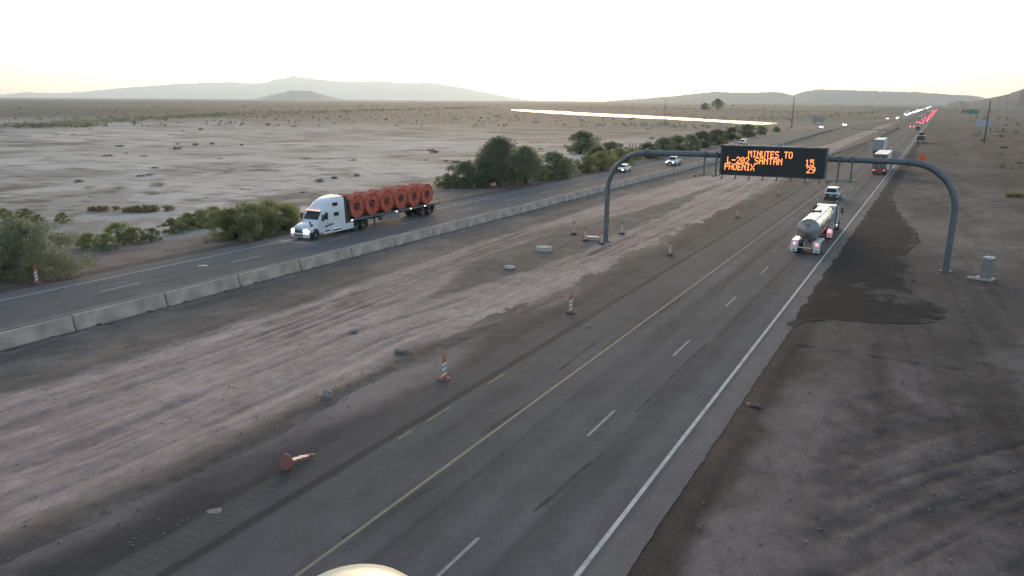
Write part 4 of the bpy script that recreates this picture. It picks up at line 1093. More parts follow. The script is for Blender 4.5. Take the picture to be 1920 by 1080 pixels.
MB().box(-1.15, 1.15, 17.8, 18.05, .4, .8).build('bumper', M_chrome, tk, bevel=.03)

# ---- box trailers further on
def box_truck(length, m_rear, brake, cabcol, ts):
    root = empty('box_truck')
    W, z0, z1 = 1.28, 1.12, 4.08
    MB().box(-W, W, 0.06, length, z0, z1).build('box', M_boxwhite, root, bevel=.03)
    fr = MB().box(-W, W, 0, .07, z1 - .22, z1 - .005).box(-W, -W + .10, 0, .07, z0, z1 - .22).box(W - .10, W, 0, .07, z0, z1 - .22).box(-W, W, 0, .07, z0 - .05, z0 + .12)
    fr.build('door_frame', M_galv, root)
    for s in (1, -1):
        d_ = MB().box(s * .59 - .57, s * .59 + .57, .02, .06, z0 + .13, z1 - .23).build('rear_door', m_rear, root, bevel=.01)
        MB().tube([(s * .25, -.005, z0 + .2), (s * .25, -.005, z1 - .3)], .025, 6).build('lock_rod', M_galv, d_)
        MB().box(s * .95 - .16, s * .95 + .16, -.02, .06, z0 - .30, z0 - .10).build('taillight', brake, root, bevel=.02)
        MB().box(s * .8 - .3, s * .8 + .3, .55, .58, .22, z0 - .1).build('mud_flap', M_dark, root)
        for ya in (1.6, 2.9):
            wheel(root, s * 1.05, ya, .5, .3)
        for ya in (length + .2 - 2.2, length + .2 - .9): wheel(root, s * 1.05, ya, .5, .3)
        wheel(root, s * 1.02, length + 4.6, .5, .3)
        MB().box(s * 1.30 - .012, s * 1.30 + .012, 4, length - 4, .45, z0).build('side_skirt', M_boxwhite, root)
    MB().box(-1.1, 1.1, -.02, .12, z0 - .32, z0 - .06).box(-1.0, 1.0, .0, .10, .5, .6).box(-.7, -.6, .0, .1, .55, z0).box(.6, .7, .0, .1, .55, z0).build('rear_bumper', M_reel if ts else M_dark, root)
    MB().box(-.5, .5, .3, length + 5, .75, 1.0).build('chassis', M_dark, root)
    MB().loft([rloop(length + .7, 1.2, .7, 4.0, .3, .1), rloop(length + 2.2, 1.22, .7, 3.9, .3, .1), rloop(length + 3.2, 1.22, .7, 3.0, .2, .08), rloop(length + 3.8, 1.2, .7, 1.9, .2, .06)]).build('cab', cabcol, root, smooth=45)
    MB().loft([rloop(length + 3.6, 1.1, .6, 1.85, .2, .06), rloop(length + 5.3, .95, .6, 1.45, .2, .06)]).build('hood', cabcol, root, smooth=45)
    return root
M_rearbrown = mat('trailer_door_brown', (0.16, 0.12, 0.095), .7, var=.3, vscale=1.2, dirt=.4)
b1 = box_truck(16.0, M_rearbrown, M_tail, M_white, True)
place(b1, -9.55, 168.6, False, 'white-roofed box trailer truck with two lit red tail lights behind the gantry beam', 'truck')
M_reargrey = mat('trailer_door_grey', (0.30, 0.30, 0.31), .55, var=.1, vscale=1.2, dirt=.3)
b2 = box_truck(16.0, M_reargrey, M_taildim, M_white, False)
place(b2, -14.2, 234.5, False, 'white-roofed box trailer truck with pale doors in the left lane, ahead of the red-lit truck', 'truck')
for y_, x_ in ((648, -13.7), (735, -13.7), (1042, -13.7)):
    o = copy_tree(b2); place(o, x_, y_, False, 'far-off white box truck standing in the westbound queue', 'truck', 'box trucks in the westbound queue')
o = copy_tree(b1); place(o, ebx(-55.2, 1085), 1085 + 20, True, 'far-off white box truck at the head of the oncoming headlight queue', 'truck')

# ---- dark dump truck parked on the right shoulder
dt = empty('work_truck', (-5.35, 312, 0), 0, 'dark work truck with grey rear bumper parked on the black right shoulder', 'truck')
pr = [(0.0, 1.1), (5.2, 1.1), (5.4, 2.7), (5.0, 2.75), (0.2, 2.55)]
mb = MB(); mb.prism_x(pr, -1.27, 1.27); mb.build('dump_body', M_black, dt, bevel=.04)
MB().box(-1.22, 1.22, -.05, .0, 1.25, 2.45).build('tailgate', M_dark, dt, bevel=.02)
MB().box(-1.3, 1.3, -.5, -.05, .45, 1.0).build('rear_bumper', M_silver, dt, bevel=.04)
MB().loft([rloop(5.6, 1.2, .8, 3.2, .15, .06), rloop(7.2, 1.2, .8, 3.2, .15, .08), rloop(7.9, 1.15, .8, 1.9, .15, .05)]).build('cab', M_black, dt, smooth=45)
MB().loft([rloop(7.7, 1.05, .7, 1.8, .2, .05), rloop(9.4, .9, .7, 1.5, .2, .05)]).build('hood', M_black, dt, smooth=45)
MB().box(-.45, .45, .2, 9.2, .6, 1.0).build('chassis', M_dark, dt)
MB().box(-.7, .7, 5.3, 6.0, 3.15, 3.5).build('arrow_board', M_dark, dt)
for s in (1, -1):
    for ya in (1.2, 2.6, 8.4): wheel(dt, s * 1.0, ya, .52, .4)
    MB().box(s * 1.0 - .12, s * 1.0 + .12, -.53, -.5, .75, .9).build('taillight', M_taildim, dt)
    MB().box(s * 1.38 - .1, s * 1.38 + .1, 7.0, 7.1, 2.1, 2.8).tube([(s * 1.1, 7.05, 2.5), (s * 1.35, 7.05, 2.5)], .03, 6).build('mirror', M_dark, dt)

# ------------------------------------------------------------------ work-zone channelizers
def channelizer(basemat):
    root = empty('channelizer')
    oc = [(.34 * math.cos(a + math.pi / 8), .34 * math.sin(a + math.pi / 8)) for a in np.arange(8) * math.pi / 4]
    MB().loft([[(x, y, -.06) for x, y in oc], [(x, y, .05) for x, y in oc], [(x * .8, y * .8, .085) for x, y in oc]]).build('base', basemat, root, bevel=.008)
    # flat tapering panel with rounded shoulders
    pr = [(-.13, .08), (.13, .08), (.115, 1.06), (.085, 1.14), (-.085, 1.14), (-.115, 1.06)]
    MB().prism_y(pr, -.035, .035).build('panel', M_orange, root, bevel=.012)
    for k_ in range(3):
        z = .30 + k_ * .28
        for s in (-1, 1):
            w0, w1 = .125, .12
            q = [(-w0, s * .037, z - .17), (w0, s * .037, z - .01), (w1, s * .037, z + .17), (-w1, s * .037, z + .01)]
            q2 = [(x, s * .043, zz) for x, _, zz in q]
            MB().loft([q, q2]).build('stripe', M_stripe, root, smooth=0)
    ring = [(.065 * math.cos(a), 0, 1.28 + .15 * math.sin(a)) for a in np.linspace(-math.pi / 2, 1.5 * math.pi, 17)]
    MB().tube(ring, .03, 8, cap=False).build('handle', M_orange, root, smooth=50)
    return root
ch0 = channelizer(M_baserub); ch1 = channelizer(M_basered)
first = {'k': True, 'r': True}
def put_channelizer(px, py, label, group=None, red=False, rz=0.0, tilt=0.0, s=1.0):
    src, key = (ch1, 'r') if red else (ch0, 'k')
    o = src if first[key] else copy_tree(src); first[key] = False
    x, y = G(px, py)
    o.location = (x, y, 0.0); o.rotation_euler = (tilt, tilt * .5, R(28 + rz)); o.scale = (s, s, s)
    for k_ in ('group',):
        if k_ in o: del o[k_]
    return tag(o, label, 'channelizer', group)
put_channelizer(833, 711, 'orange and white striped channelizer with red base, beside the rumble strip and a sandy patch', red=True, rz=10, tilt=.03)
put_channelizer(1070, 587, 'orange and white striped channelizer on black base, next after the red-based one', rz=-6)
put_channelizer(1256, 478, 'striped channelizer on black base along the lane, between gantry leg and black-based one', tilt=-.02)
put_channelizer(1382, 408, 'striped channelizer on the shoulder just past the gantry', rz=8)
put_channelizer(1459, 366, 'striped channelizer second past the gantry along the westbound shoulder')
for px, py in ((1512, 343), (1592, 295), (1605, 290), (1620, 283), (1628, 274)):
    put_channelizer(px, py, 'far-off striped channelizer along the left edge of the westbound lanes', 'far channelizers along the westbound lanes')
put_channelizer(1076, 438, 'striped channelizer in the median dirt farthest from the gantry leg', rz=15)
put_channelizer(1098, 451, 'striped channelizer standing against the pale junction box in the median', rz=-12)
put_channelizer(1128, 457, 'striped channelizer right at the foot of the left gantry leg', rz=5)
put_channelizer(1166, 438, 'striped channelizer in the median, on the lane side of the left gantry leg', rz=-15)
put_channelizer(70, 531, 'striped channelizer in front of the big roadside bush by the eastbound road', red=True, rz=5)
fc = put_channelizer(545, 880, 'knocked-over orange and white channelizer lying on the westbound shoulder', red=True)
# it lies flat on its panel, base rim on edge, pointing along the shoulder
p0 = Vector((*G(538, 880), 0.31)); p1_ = Vector((*G(590, 853), 0.06))
zax = (p1_ - p0).normalized(); yax = (Vector((0, 0, -1)) - zax * Vector((0, 0, -1)).dot(zax)).normalized(); xax = yax.cross(zax)
fm = Matrix((xax, yax, zax)).transposed().to_4x4(); fm.translation = p0
fc.matrix_world = fm

# ------------------------------------------------------------------ small things about the median and the right-hand ground
x, y = G(1020, 468)
ds = MB().lathe([(-.2, .80), (.28, .80), (.33, .76), (.33, .70), (.27, .66), (.27, .05)], 'z', (0, 0, 0), 32).build('concrete_manhole_ring', M_palecon, loc=(x, y, 0), smooth=40)
tag(ds, 'pale round concrete ring lying in the median dirt near the gantry leg', 'concrete ring')
x, y = G(1110, 448)
jb = empty('junction_box', (x, y, 0), R(20), 'low pale rectangular junction box with dark rim beside a channelizer in the median', 'junction box')
MB().box(-.75, .75, -.5, .5, -.1, .22).build('box_wall', M_palecon, jb, bevel=.02)
MB().box(-.62, .62, -.38, .38, .2, .27).build('cover', M_cabinet, jb, bevel=.01)
MB().tube([(-.4, -.3, .28), (-.4, -.3, .5), (.4, -.3, .5), (.4, -.3, .28)], .02, 6).build('lifting_bar', M_galv, jb)
x, y = G(1848, 523)
cbn = empty('control_cabinet', (x, y, 0), R(-20), 'tall grey roadside control cabinet with white cap on a concrete pad', 'cabinet')
MB().box(-.36, .36, -.33, .33, .1, 1.72).build('case', M_cabinet, cbn, bevel=.02)
dr = MB().box(-.32, .32, -.352, -.332, .2, 1.66).build('door', M_cabinet, cbn, bevel=.006)
MB().box(.22, .26, -.38, -.35, .9, 1.05).build('handle', M_dark, dr)
MB().prism_y([(-.40, 1.72), (.40, 1.72), (.40, 1.80), (.2, 1.88), (0, 1.84), (-.2, 1.88), (-.40, 1.80)], -.37, .37).build('cap', M_signwhite, cbn, bevel=.01)
MB().box(-.75, .55, -.55, .55, -.1, .11).build('pad', M_palecon, cbn, bevel=.015)
MB().box(-1.25, -.76, -.5, -.1, -.1, .05).build('step', M_palecon, cbn, bevel=.01)
# orange roadwork diamond on the right shoulder
x, y = -2.6, 200
rs = empty('roadwork_sign', (x, y, 0), R(4), 'orange diamond roadwork sign on a stand beside the westbound shoulder', 'sign')
dm = MB().prism_y([(0, -.98), (.98, 0), (0, .98), (-.98, 0)], -.02, .02).build('panel', M_fluor, rs, bevel=.01, loc=(0, 0, 1.85))
MB().prism_y([(-.12, -.36), (.12, -.36), (.12, -.12), (-.12, -.12)], -.035, -.022).build('symbol', M_black, dm)
MB().tube([(0, .04, -.05), (0, .04, 1.7)], .03, 8).build('mast', M_galv, rs)
for a in (.6, 2.5, 3.8, 5.6):
    MB().tube([(0, .04, .35), (.8 * math.cos(a), .04 + .8 * math.sin(a), -.04)], .025, 6).build('leg', M_galv, rs)
# white marker posts along the far verge of the eastbound road
for px, py in ((960.5, 346), (1081, 323), (1183, 304), (1154, 309)):
    x, y = G(px, py)
    o = empty('marker_post', (x, y, 0), 0, 'slim white marker post on the verge under the roadside trees', 'post', 'white marker posts along the eastbound verge')
    MB().box(-.07, .07, -.03, .03, -.2, 1.25).build('blade', M_stripe, o)
    MB().box(-.06, .06, -.036, -.031, .98, 1.16).build('reflector', M_silver, o)
# weathered fence stakes among the shrubs
for px, py in ((1180, 288), (1186, 287.5), (1191, 287), (1199, 286)):
    x, y = G(px, py)
    o = MB().tube([(0, 0, -.3), (.04, .02, 2.6)], [.16, .12], 8).build('fence_stake', M_wood, loc=(x, y, 0))
    tag(o, 'weathered wooden stake in the row behind the roadside shrubs', 'stake', 'fence stakes behind the shrubs')
# utility poles
def pole(px, py, h_, label, arm=True, r=.16):
    x, y = G(px, py)
    o = empty('utility_pole', (x, y, 0), R(35), label, 'utility pole')
    MB().tube([(0, 0, -.6), (0, 0, h_)], [r * 1.3, r * .8], 10).build('shaft', M_wood, o, smooth=60)
    if arm:
        a_ = MB().box(-1.1, 1.1, -.06, .06, h_ - .75, h_ - .6).build('crossarm', M_wood, o)
        for dx in (-1.0, -.4, .4, 1.0):
            MB().lathe([(0, .05), (.12, .06), (.2, .03)], 'z', (dx, 0, h_ - .6), 8).build('insulator', M_silver, a_)
    return o
pole(1484, 240, 16.4, 'tall thin dark pole by the pond end near the white billboard', False, .2)
pole(1845, 268, 15.2, 'tall dark pole in front of the two-legged billboard', False, .2)
pole(1246, 228, 15, 'thin dark pole at the near bank of the pond', False)
pole(1432, 222, 9, 'small pole standing beyond the end of the pond', True)
pole(1108, 208, 10, 'thin pole beside the pond where a shrub breaks the bank', True)
# billboards
def billboard(x, y, rz, w_, z0, z1, legs, face, label, cols=0):
    o = empty('billboard', (x, y, 0), rz, label, 'billboard')
    pn = MB().box(-w_ / 2, w_ / 2, -.12, .12, z0, z1).build('panel', face, o, bevel=.03)
    for k_ in range(1, cols):
        xx = -w_ / 2 + w_ * k_ / cols
        MB().box(xx - .05, xx + .05, -.16, -.118, z0 + .1, z1 - .1).build('stringer', M_galv, pn)
    for lx in legs:
        MB().box(lx - .22, lx + .22, .13, .5, -.5, z1 - .3).build('leg', M_boardback, o)
        MB().box(lx - .5, lx + .5, -.1, .75, -.5, .25).build('footing', M_palecon, o)
    return o
billboard(17.0, 404, R(-6), 5.6, 4.0, 6.9, (-2.0, 2.0), M_signwhite, 'white billboard on two thick pale legs by the right-hand desert')
billboard(-71.5, 552, R(-8), 7.8, 1.2, 4.6, (-2.6, 2.6), M_boardback, 'low grey panelled billboard by the bend of the eastbound road', 8)
o = empty('highway_sign', (26.5, 850, 0), R(0), 'green highway sign standing far down the right-hand verge', 'sign')
MB().box(-4.2, 4.2, -.05, .05, 4.5, 8.0).build('panel', M_signgreen, o)
for lx in (-2.6, 2.6): MB().box(lx - .15, lx + .15, .05, .3, -.3, 7.8).build('post', M_galv, o)
hut = empty('farm_building', (-580, 2480, 0), R(20), 'tiny pale farm building far off on the plain', 'building')
MB().box(-9, 9, -5, 5, -1, 4.2).build('wall', M_signwhite, hut)
MB().prism_y([(-9.8, 4.15), (9.8, 4.15), (0, 6.6)], -5.6, 5.6).build('roof', M_silver, hut)
hut2 = empty('roadside_building', (33, 1290, 0), R(5), 'pale brown low building beyond the green highway sign', 'building')
MB().box(-10, 10, -5, 5, -.6, 5).build('wall', mat('stucco_tan', (.30, .22, .17), .9), hut2)
MB().box(-10.4, 10.4, -5.4, 5.4, 5, 5.6).build('roof', M_boardback, hut2)
for dx in (-6, -2, 2, 6): MB().box(dx - .8, dx + .8, -5.06, -4.99, 1.5, 3.2).build('window', M_glass, hut2)
vh = car('pickup', M_white, 'head', far=True); place(vh, 92, 1530, True, 'lone vehicle with a bright lamp on the desert below the dark mountain', 'pickup truck')
# rubble and litter
def lump(name, px, py, r, m, label, cat, seed, flat=.6, group=None):
    x, y = G(px, py); rn_ = random.Random(seed)
    bm = bmesh.new(); bmesh.ops.create_icosphere(bm, subdivisions=2, radius=r)
    for v_ in bm.verts:
        k_ = 1 + rn_.uniform(-.28, .28)
        v_.co = (v_.co.x * k_, v_.co.y * k_ * 1.3, v_.co.z * k_ * flat)
    me = bpy.data.meshes.new(name); bm.to_mesh(me); bm.free(); me.materials.append(m)
    o = bpy.data.objects.new(name, me); col.objects.link(o); o.location = (x, y, r * flat * .45 - .03); o.rotation_euler = (0, 0, rn_.uniform(0, 6))
    return tag(o, label, cat, group)
M_stone = mat('grey_stone', (.19, .165, .16), .9, var=.3, vscale=8)
M_litter = mat('pale_litter', (.42, .41, .39), .7, var=.15)
lump('discarded_bag', 613, 746, .26, M_stone, 'crumpled grey bag on the dirt edge near the knocked-over channelizer', 'bag', 1, 1.0)
lump('rock', 752, 660, .34, M_stone, 'low grey rock on the dirt ridge beside the pale track', 'rock', 2, .5)
lump('rock', 664, 621, .2, M_stone, 'small grey rock alone on the pale dirt track', 'rock', 3, .6)
lump('rock', 1104, 612, .16, M_stone, 'small stone on the shoulder near the black-based channelizer', 'rock', 4, .6)
lump('discarded_rag', 381, 498, .35, M_litter, 'flattened pale litter lying on the eastbound lanes', 'litter', 5, .12)
lump('concrete_chunk', 956, 502, .42, M_palecon, 'broken pale concrete chunk in the median near the round ring', 'rubble', 6, .4)
lump('tyre_scrap', 1412, 760, .30, M_baserub, 'ragged scrap of tyre on the brown strip outside the white line', 'scrap', 7, .3)
lump('flat_scrap', 404, 957, .22, M_stone, 'flat grey scrap on the near westbound shoulder', 'scrap', 8, .15)
rl = random.Random(77)
for i in range(26):
    px = rl.uniform(60, 760); py = 1065 - (px * .52) + rl.uniform(-50, 20)
    lump('pebble', px, py, rl.uniform(.025, .05), M_stone, 'small pale pebble scattered on the westbound shoulder', 'pebble', 100 + i, .7, 'pebbles on the westbound shoulder')
for i in range(22):
    px = rl.uniform(1380, 1900); py = rl.uniform(720, 1060)
    lump('pebble', px, py, rl.uniform(.03, .06), M_stone, 'small pale stone on the rutted right-hand dirt', 'pebble', 200 + i, .6, 'stones on the right-hand dirt')
x, y = G(1905, 369)
# ------------------------------------------------------------------ camera pole with its rounded lamp-white housing just below the lens
ray = np.array([(672 - 960) / F_PX, (1272 - 540) / F_PX, 1.0]); ray /= np.linalg.norm(ray)
hc = Vector((float(ray @ R_), float(ray @ D_), -float(ray @ N_))) * 1.3 + Vector((0, 0, CAM_H))
cp = empty('camera_pole', (-.15, -.75, 0), 0, 'white rounded housing on the camera pole at the bottom edge of the view', 'camera pole')
off = Vector((.15, .75, 0))
MB().lathe([(-.3, .2), (6, .17), (13.3, .13), (13.35, .05)], 'z', (0, 0, 0), 20).build('pole', M_galv, cp, smooth=50)
hl = hc + off
MB().tube([(0, 0, hl.z - .22), (hl.x, hl.y, hl.z - .22)], .035, 10).build('arm', M_galv, cp, smooth=50)
MB().lathe([(-.22, .06), (-.20, .15), (-.05, .165), (.03, .160), (.09, .135), (.135, .09), (.155, .045), (.16, .01)], 'z', (hl.x, hl.y, hl.z), 32).build('housing', mat('dome_white', (.52, .53, .46), .35, var=.03), cp, smooth=60)

# ------------------------------------------------------------------ vegetation
def leaf_mesh(name, clumps, per, size, seed, m, squash=.8):
    """many small leaf faces gathered in clumps; clumps = [(x,y,z,r)]"""
    rg = np.random.default_rng(seed)
    C_ = np.array(clumps); k = len(C_)
    w_ = C_[:, 3] ** 2; idx = rg.choice(k, size=per * k, p=w_ / w_.sum())
    d = rg.normal(size=(len(idx), 3)); d /= np.linalg.norm(d, axis=1)[:, None]
    rad = rg.random(len(idx)) ** .45
    P = C_[idx, :3] + d * (rad * C_[idx, 3])[:, None] * np.array([1, 1, squash])
    P[:, 2] = np.maximum(P[:, 2], .03)
    a = rg.normal(size=(len(idx), 3)); a /= np.linalg.norm(a, axis=1)[:, None]
    b = np.cross(a, rg.normal(size=(len(idx), 3))); b /= np.linalg.norm(b, axis=1)[:, None]
    s = size * rg.uniform(.55, 1.35, len(idx))[:, None]
    a, b = a * s * .5, b * s * .24
    V = np.stack([P - a, P + b, P + a, P - b], 1).reshape(-1, 3)
    n = len(idx)
    me = bpy.data.meshes.new(name)
    me.vertices.add(4 * n); me.vertices.foreach_set('co', V.astype(np.float32).ravel())
    me.loops.add(4 * n); me.loops.foreach_set('vertex_index', np.arange(4 * n, dtype=np.int32))
    me.polygons.add(n); me.polygons.foreach_set('loop_start', np.arange(0, 4 * n, 4, dtype=np.int32))
    me.update(calc_edges=True); me.materials.append(m)
    return me

def bush_clumps(rx, ry, h_, n, seed, low=True):
    rg = random.Random(seed); out = []
    for i in range(n):
        a = rg.uniform(0, 2 * math.pi); q = rg.random() ** .6
        zf = rg.random() ** (1.25 if low else .7)
        prof = (1 - zf ** 2.2) ** .5 if low else math.sin(math.pi * min(1, .22 + .78 * zf)) ** .6
        lob = 1 + .22 * math.sin(3 * a + seed) + .15 * math.sin(5 * a + 2 * seed)
        r = rg.uniform(.10, .22) * h_
        x, y = math.cos(a) * q * rx * prof * lob, math.sin(a) * q * ry * prof * lob
        z = r * .6 + zf * (h_ - r * 1.2)
        out.append((x, y, z, r))
    return out

def stems(clumps, seed, r0, n=7):
    rg = random.Random(seed); mb = MB()
    for c in rg.sample(clumps, min(n, len(clumps))):
        b = (rg.uniform(-.15, .15), rg.uniform(-.15, .15), -.5)
        mid = (c[0] * .45 + rg.uniform(-.2, .2), c[1] * .45 + rg.uniform(-.2, .2), c[2] * .5)
        mb.tube([b, mid, (c[0], c[1], c[2])], [r0, r0 * .65, r0 * .25], 6)
    return mb

def make_plant(name, rx, ry, h_, nc, per, size, seed, m, low=True, r0=.09, ns=9):
    root = empty(name)
    cl = bush_clumps(rx, ry, h_, nc, seed, low)
    o = bpy.data.objects.new('crown', leaf_mesh('crown', cl, per, size, seed, m)); col.objects.link(o); o.parent = root
    stems(cl, seed, r0, ns).build('trunk', M_bark, root, smooth=60)
    return root

protos = {
    'big': make_plant('mesquite_tree', 3.9, 3.6, 4.6, 130, 190, .17, 301, M_leaf),
    'tall': make_plant('mesquite_tree', 4.3, 4.0, 7.6, 110, 170, .26, 302, M_leaf, low=False, r0=.16, ns=10),
    'round': make_plant('mesquite_tree', 3.6, 3.4, 5.0, 100, 150, .24, 303, M_leaf, low=True, r0=.12),
    'creo': make_plant('creosote_bush', 2.6, 2.5, 3.1, 90, 160, .15, 304, M_leafy),
    'small': make_plant('desert_shrub', 1.35, 1.3, 1.7, 55, 110, .11, 305, M_leafy, r0=.03),
}
used = set()
def plant(kind, px, py, s, label, cat, group=None, rz=None, xy=None, sz=None):
    src = protos[kind]
    o = src if kind not in used else copy_tree(src); used.add(kind)
    x, y = xy if xy else G(px, py)
    o.location = (x, y, -.08); o.rotation_euler = (0, 0, rb.uniform(0, 6.28) if rz is None else rz)
    o.scale = (s, s, s * (sz or 1))
    if 'group' in o: del o['group']
    return tag(o, label, cat, group)
# by the eastbound verge, near end
plant('big', 0, 0, 1.05, 'big dense green bush behind the channelizer at the eastbound verge', 'bush', xy=(-63.4, 33.2))
plant('big', 0, 0, .95, 'big dense green bush merging with the one behind the channelizer', 'bush', xy=(-65.5, 27.5))
for i, (px, py, s, k_) in enumerate([(165, 462, .85, 'small'), (198, 466, .95, 'small'), (222, 452, 1.2, 'small'), (250, 455, 1.0, 'small'), (285, 450, .8, 'small'), (325, 436, 1.0, 'small'), (352, 428, 1.1, 'small'), (378, 424, 1.2, 'small'), (402, 420, 1.3, 'small')]):
    plant(k_, px, py, s, 'small yellow-green shrub in the row between the big bush and the creosote clump', 'shrub', 'shrubs along the eastbound verge')
for i, (px, py, s) in enumerate([(432, 446, 1.05), (470, 444, 1.2), (505, 432, 1.15), (535, 425, .9)]):
    plant('creo', px, py, s, ['rounded yellow-green creosote bush in the clump, next to the small shrub row', 'broad yellow-green creosote bush bulging lowest towards the eastbound road', 'yellow-green creosote bush in the clump just in front of the truck grille', 'smaller dark-green creosote bush partly hidden behind the truck cab front'][i], 'bush', 'creosote bushes ahead of the flatbed truck')
for px, py, s in ((8, 416, 1.0), (48, 410, .8), (118, 415, .7), (72, 416, .6)):
    plant('small', px, py, s, 'low shrub on the field edge behind the big bush', 'shrub', 'low shrubs behind the big bush')
# trees beyond the trailer
for px, py, s, kd, lb in ((868, 350, .85, 'round', 'mid-height mesquite tree right behind the trailer end'), (935, 347, 1.08, 'tall', 'tallest mesquite tree in the roadside clump beyond the trailer'),
                          (985, 343, .86, 'tall', 'second tallest mesquite tree in the clump beyond the trailer'), (1035, 333, 1.0, 'round', 'broad mesquite tree between the trailer clump and the gantry leg'),
                          (1089, 287, 1.25, 'round', 'lone dark mesquite tree set back on the field behind the roadside clump'), (905, 349, 1.0, 'round', 'mesquite tree filling the clump under the tallest one')):
    plant(kd, px, py, s, lb, 'tree')
for px, py, s, kd in ((840, 352, .8, 'creo'), (960, 344, .9, 'creo'), (1010, 337, 1.0, 'creo'), (1060, 326, 1.1, 'creo'), (1100, 322, 1.1, 'creo'), (1130, 318, 1.3, 'creo'), (1160, 306, 1.2, 'creo')):
    plant(kd, px, py, s, 'roadside bush at the foot of the mesquite trees along the eastbound verge', 'bush', 'bushes under the mesquite trees')
for px, py, s, kd in ((1120, 306, 1.0, 'round'), (1148, 298, 1.1, 'round'), (1215, 296, 1.0, 'round'), (1243, 291, 1.2, 'round'), (1268, 287, 1.25, 'round'), (1292, 283, 1.2, 'round'), (1318, 276, 1.3, 'round'), (1345, 271, 1.3, 'round'), (1372, 262, 1.2, 'round'), (1402, 256, 1.3, 'round'), (1182, 299, 1.2, 'creo'), (1228, 296, 1.1, 'creo'), (1330, 270, 1.2, 'creo'), (1360, 262, 1.1, 'creo'), (1425, 252, 1.0, 'round'), (1455, 247, 1.0, 'creo')):
    plant(kd, px, py, s * .82, 'dark green mesquite in the long roadside row behind the gantry beam', 'tree', 'mesquites in the row behind the gantry')
plant('tall', 1345, 204, 2.6, 'big dark tree alone on the far plain near the farm building', 'tree')
plant('round', 1322, 205, 2.4, 'low dark tree beside the big lone tree on the far plain', 'tree')
# scattered scrub on the fields: single small shrubs
def scrub_mesh(seed, rx, h_, nc, per, size, m):
    rg = random.Random(seed)
    cl = [(rg.gauss(0, rx * .45), rg.gauss(0, rx * .45), h_ * rg.uniform(.15, .45), h_ * rg.uniform(.4, .65)) for _ in range(nc)]
    return leaf_mesh('field_shrub', cl, per, size, seed, m)
sm = [scrub_mesh(401, .9, .9, 12, 45, .16, M_scrub), scrub_mesh(402, 1.3, .8, 14, 45, .17, M_scrub), scrub_mesh(403, .8, 1.2, 10, 50, .16, M_leaf)]
rs_ = random.Random(99); cnt = 0
pondm = lambda x, y: bool(inside(np.array([x]), np.array([y]), pond_poly)[0])
spots = []
while len(spots) < 110:
    px, py = rs_.uniform(-40, 1560), 188 + 210 * rs_.random() ** 1.7
    x, y = G(px, py)
    if x - float(eb_shift(y)) > -70 or y > 1500 or pondm(x, y): continue
    if vnoise(np.array([x * .02]), np.array([y * .02]), 5)[0] < .35: continue
    spots.append((x, y))
for x, y in spots:
    o = bpy.data.objects.new('field_shrub', rs_.choice(sm)); col.objects.link(o)
    d = math.hypot(x, y); s = rs_.uniform(.3, .8) * (1 + min(1.5, d / 450))
    o.location = (x, y, -.25 if d > 100 else -.1); o.rotation_euler = (0, 0, rs_.uniform(0, 6)); o.scale = (s * rs_.uniform(1, 1.7), s, s * rs_.uniform(.7, 1.1))
    tag(o, 'small dusty shrub scattered on the pale field beyond the eastbound road', 'shrub', 'shrubs scattered on the pale field')
spots = []
while len(spots) < 60:
    px, py = rs_.uniform(1750, 1960), 205 + 130 * rs_.random() ** 1.5
    x, y = G(px, py)
    if x < 13: continue
    spots.append((x, y))
for x, y in spots:
    o = bpy.data.objects.new('field_shrub', rs_.choice(sm)); col.objects.link(o)
    d = math.hypot(x, y); s = rs_.uniform(.25, .7) * (1 + min(1.4, d / 600))
    o.location = (x, y, -.06); o.rotation_euler = (0, 0, rs_.uniform(0, 6)); o.scale = (s * rs_.uniform(1, 1.7), s, s * rs_.uniform(.7, 1.1))
    tag(o, 'small dusty shrub on the reddish desert right of the freeway', 'shrub', 'shrubs on the right-hand desert')
# yellowish grass tufts
gr_ = leaf_mesh('grass_tuft', [(rs_.uniform(-1.6, 1.6), rs_.uniform(-.7, .7), .25, .4) for _ in range(16)], 40, .3, 411, M_grass)
for px, py, s, lb in ((285, 396, 1.5, 'yellow dry grass tuft on the pale field behind the shrub row'), (262, 396, 1.2, 'yellow-green grass tuft left of the brightest dry tuft on the field'), (195, 394, 1.1, 'brownish grass tuft on the pale field by the curved vehicle tracks'), (1910, 368, 1.2, 'dry yellow grass clump on the bank right of the gantry')):
    x, y = G(px, py)
    o = bpy.data.objects.new('grass_tuft', gr_); col.objects.link(o); o.location = (x, y, -.1); o.scale = (s, s, s); o.rotation_euler = (0, 0, R(30))
    tag(o, lb, 'grass')
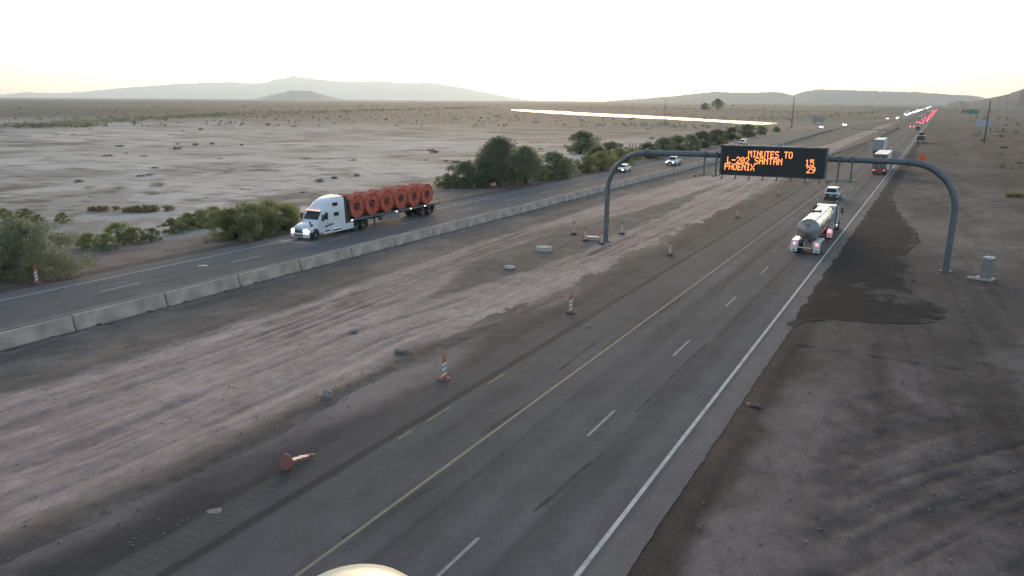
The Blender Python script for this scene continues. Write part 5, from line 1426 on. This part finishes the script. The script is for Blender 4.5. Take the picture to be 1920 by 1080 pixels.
# far brush that reads as one mass: lines of growth along the washes and across the far plain
rg = np.random.default_rng(55)
cl = []
def brush_line(p0, p1, n, wid, h0, h1):
    a, b = np.array(G(*p0)), np.array(G(*p1))
    for t_ in rg.random(n):
        x, y = a + (b - a) * t_ + rg.normal(size=2) * wid
        cl.append((x, y, rg.uniform(h0, h1) * .4, rg.uniform(h0, h1)))
brush_line((-60, 240), (190, 236), 150, 4, 1.2, 2.6)
brush_line((60, 236), (440, 214), 260, 7, 1.2, 2.8)
brush_line((380, 217), (900, 202), 260, 16, 1.5, 3.4)
brush_line((480, 199), (1000, 192), 160, 60, 2.0, 4.0)
brush_line((1020, 200), (1420, 206), 200, 30, 1.6, 3.2)
brush_line((1440, 228), (1690, 205), 220, 14, 1.2, 2.6)
brush_line((1620, 226), (1745, 200), 130, 6, 1.0, 2.4)
brush_line((1780, 216), (1800, 204), 90, 10, 1.0, 2.6)
brush_line((1790, 212), (1930, 206), 160, 40, 1.4, 3.0)
brush_line((1100, 232), (1420, 243), 120, 14, .9, 1.9)
o = bpy.data.objects.new('distant_brush', leaf_mesh('distant_brush', cl, 26, .8, 56, M_leaf, .55)); col.objects.link(o); tag(o, kind='stuff')
cl = []
for _ in range(2600):
    az = rg.uniform(-68, 9); d = 420 * (20 ** rg.random())
    x, y = math.sin(R(az)) * d, math.cos(R(az)) * d
    if -75 < x < 18 or pondm(x, y): continue
    s = rg.uniform(.8, 1.8) * (1 + d / 2500)
    cl.append((x, y, s * .35, s))
o = bpy.data.objects.new('desert_scrub', leaf_mesh('desert_scrub', cl, 14, 1.3, 57, M_scrub, .5)); col.objects.link(o); tag(o, kind='stuff')

# ------------------------------------------------------------------ haze: the air between here and the mountains
bm = bmesh.new(); bmesh.ops.create_cube(bm, size=1)
for v_ in bm.verts: v_.co = (v_.co.x * 66000, v_.co.y * 66000, -12 + (v_.co.z + .5) * 900)
hm = bpy.data.meshes.new('haze'); bm.to_mesh(hm); bm.free()
ho = bpy.data.objects.new('haze', hm); col.objects.link(ho); tag(ho, kind='stuff')
vm = bpy.data.materials.new('dusty_air'); vm.use_nodes = True
t = vm.node_tree; t.nodes.clear()
out = t.nodes.new('ShaderNodeOutputMaterial'); pv = t.nodes.new('ShaderNodeVolumePrincipled')
pv.inputs['Density'].default_value = 0.000055
pv.inputs['Color'].default_value = (0.71, 0.85, 1.0, 1)
pv.inputs['Anisotropy'].default_value = 0.45
t.links.new(pv.outputs[0], out.inputs['Volume']); hm.materials.append(vm)
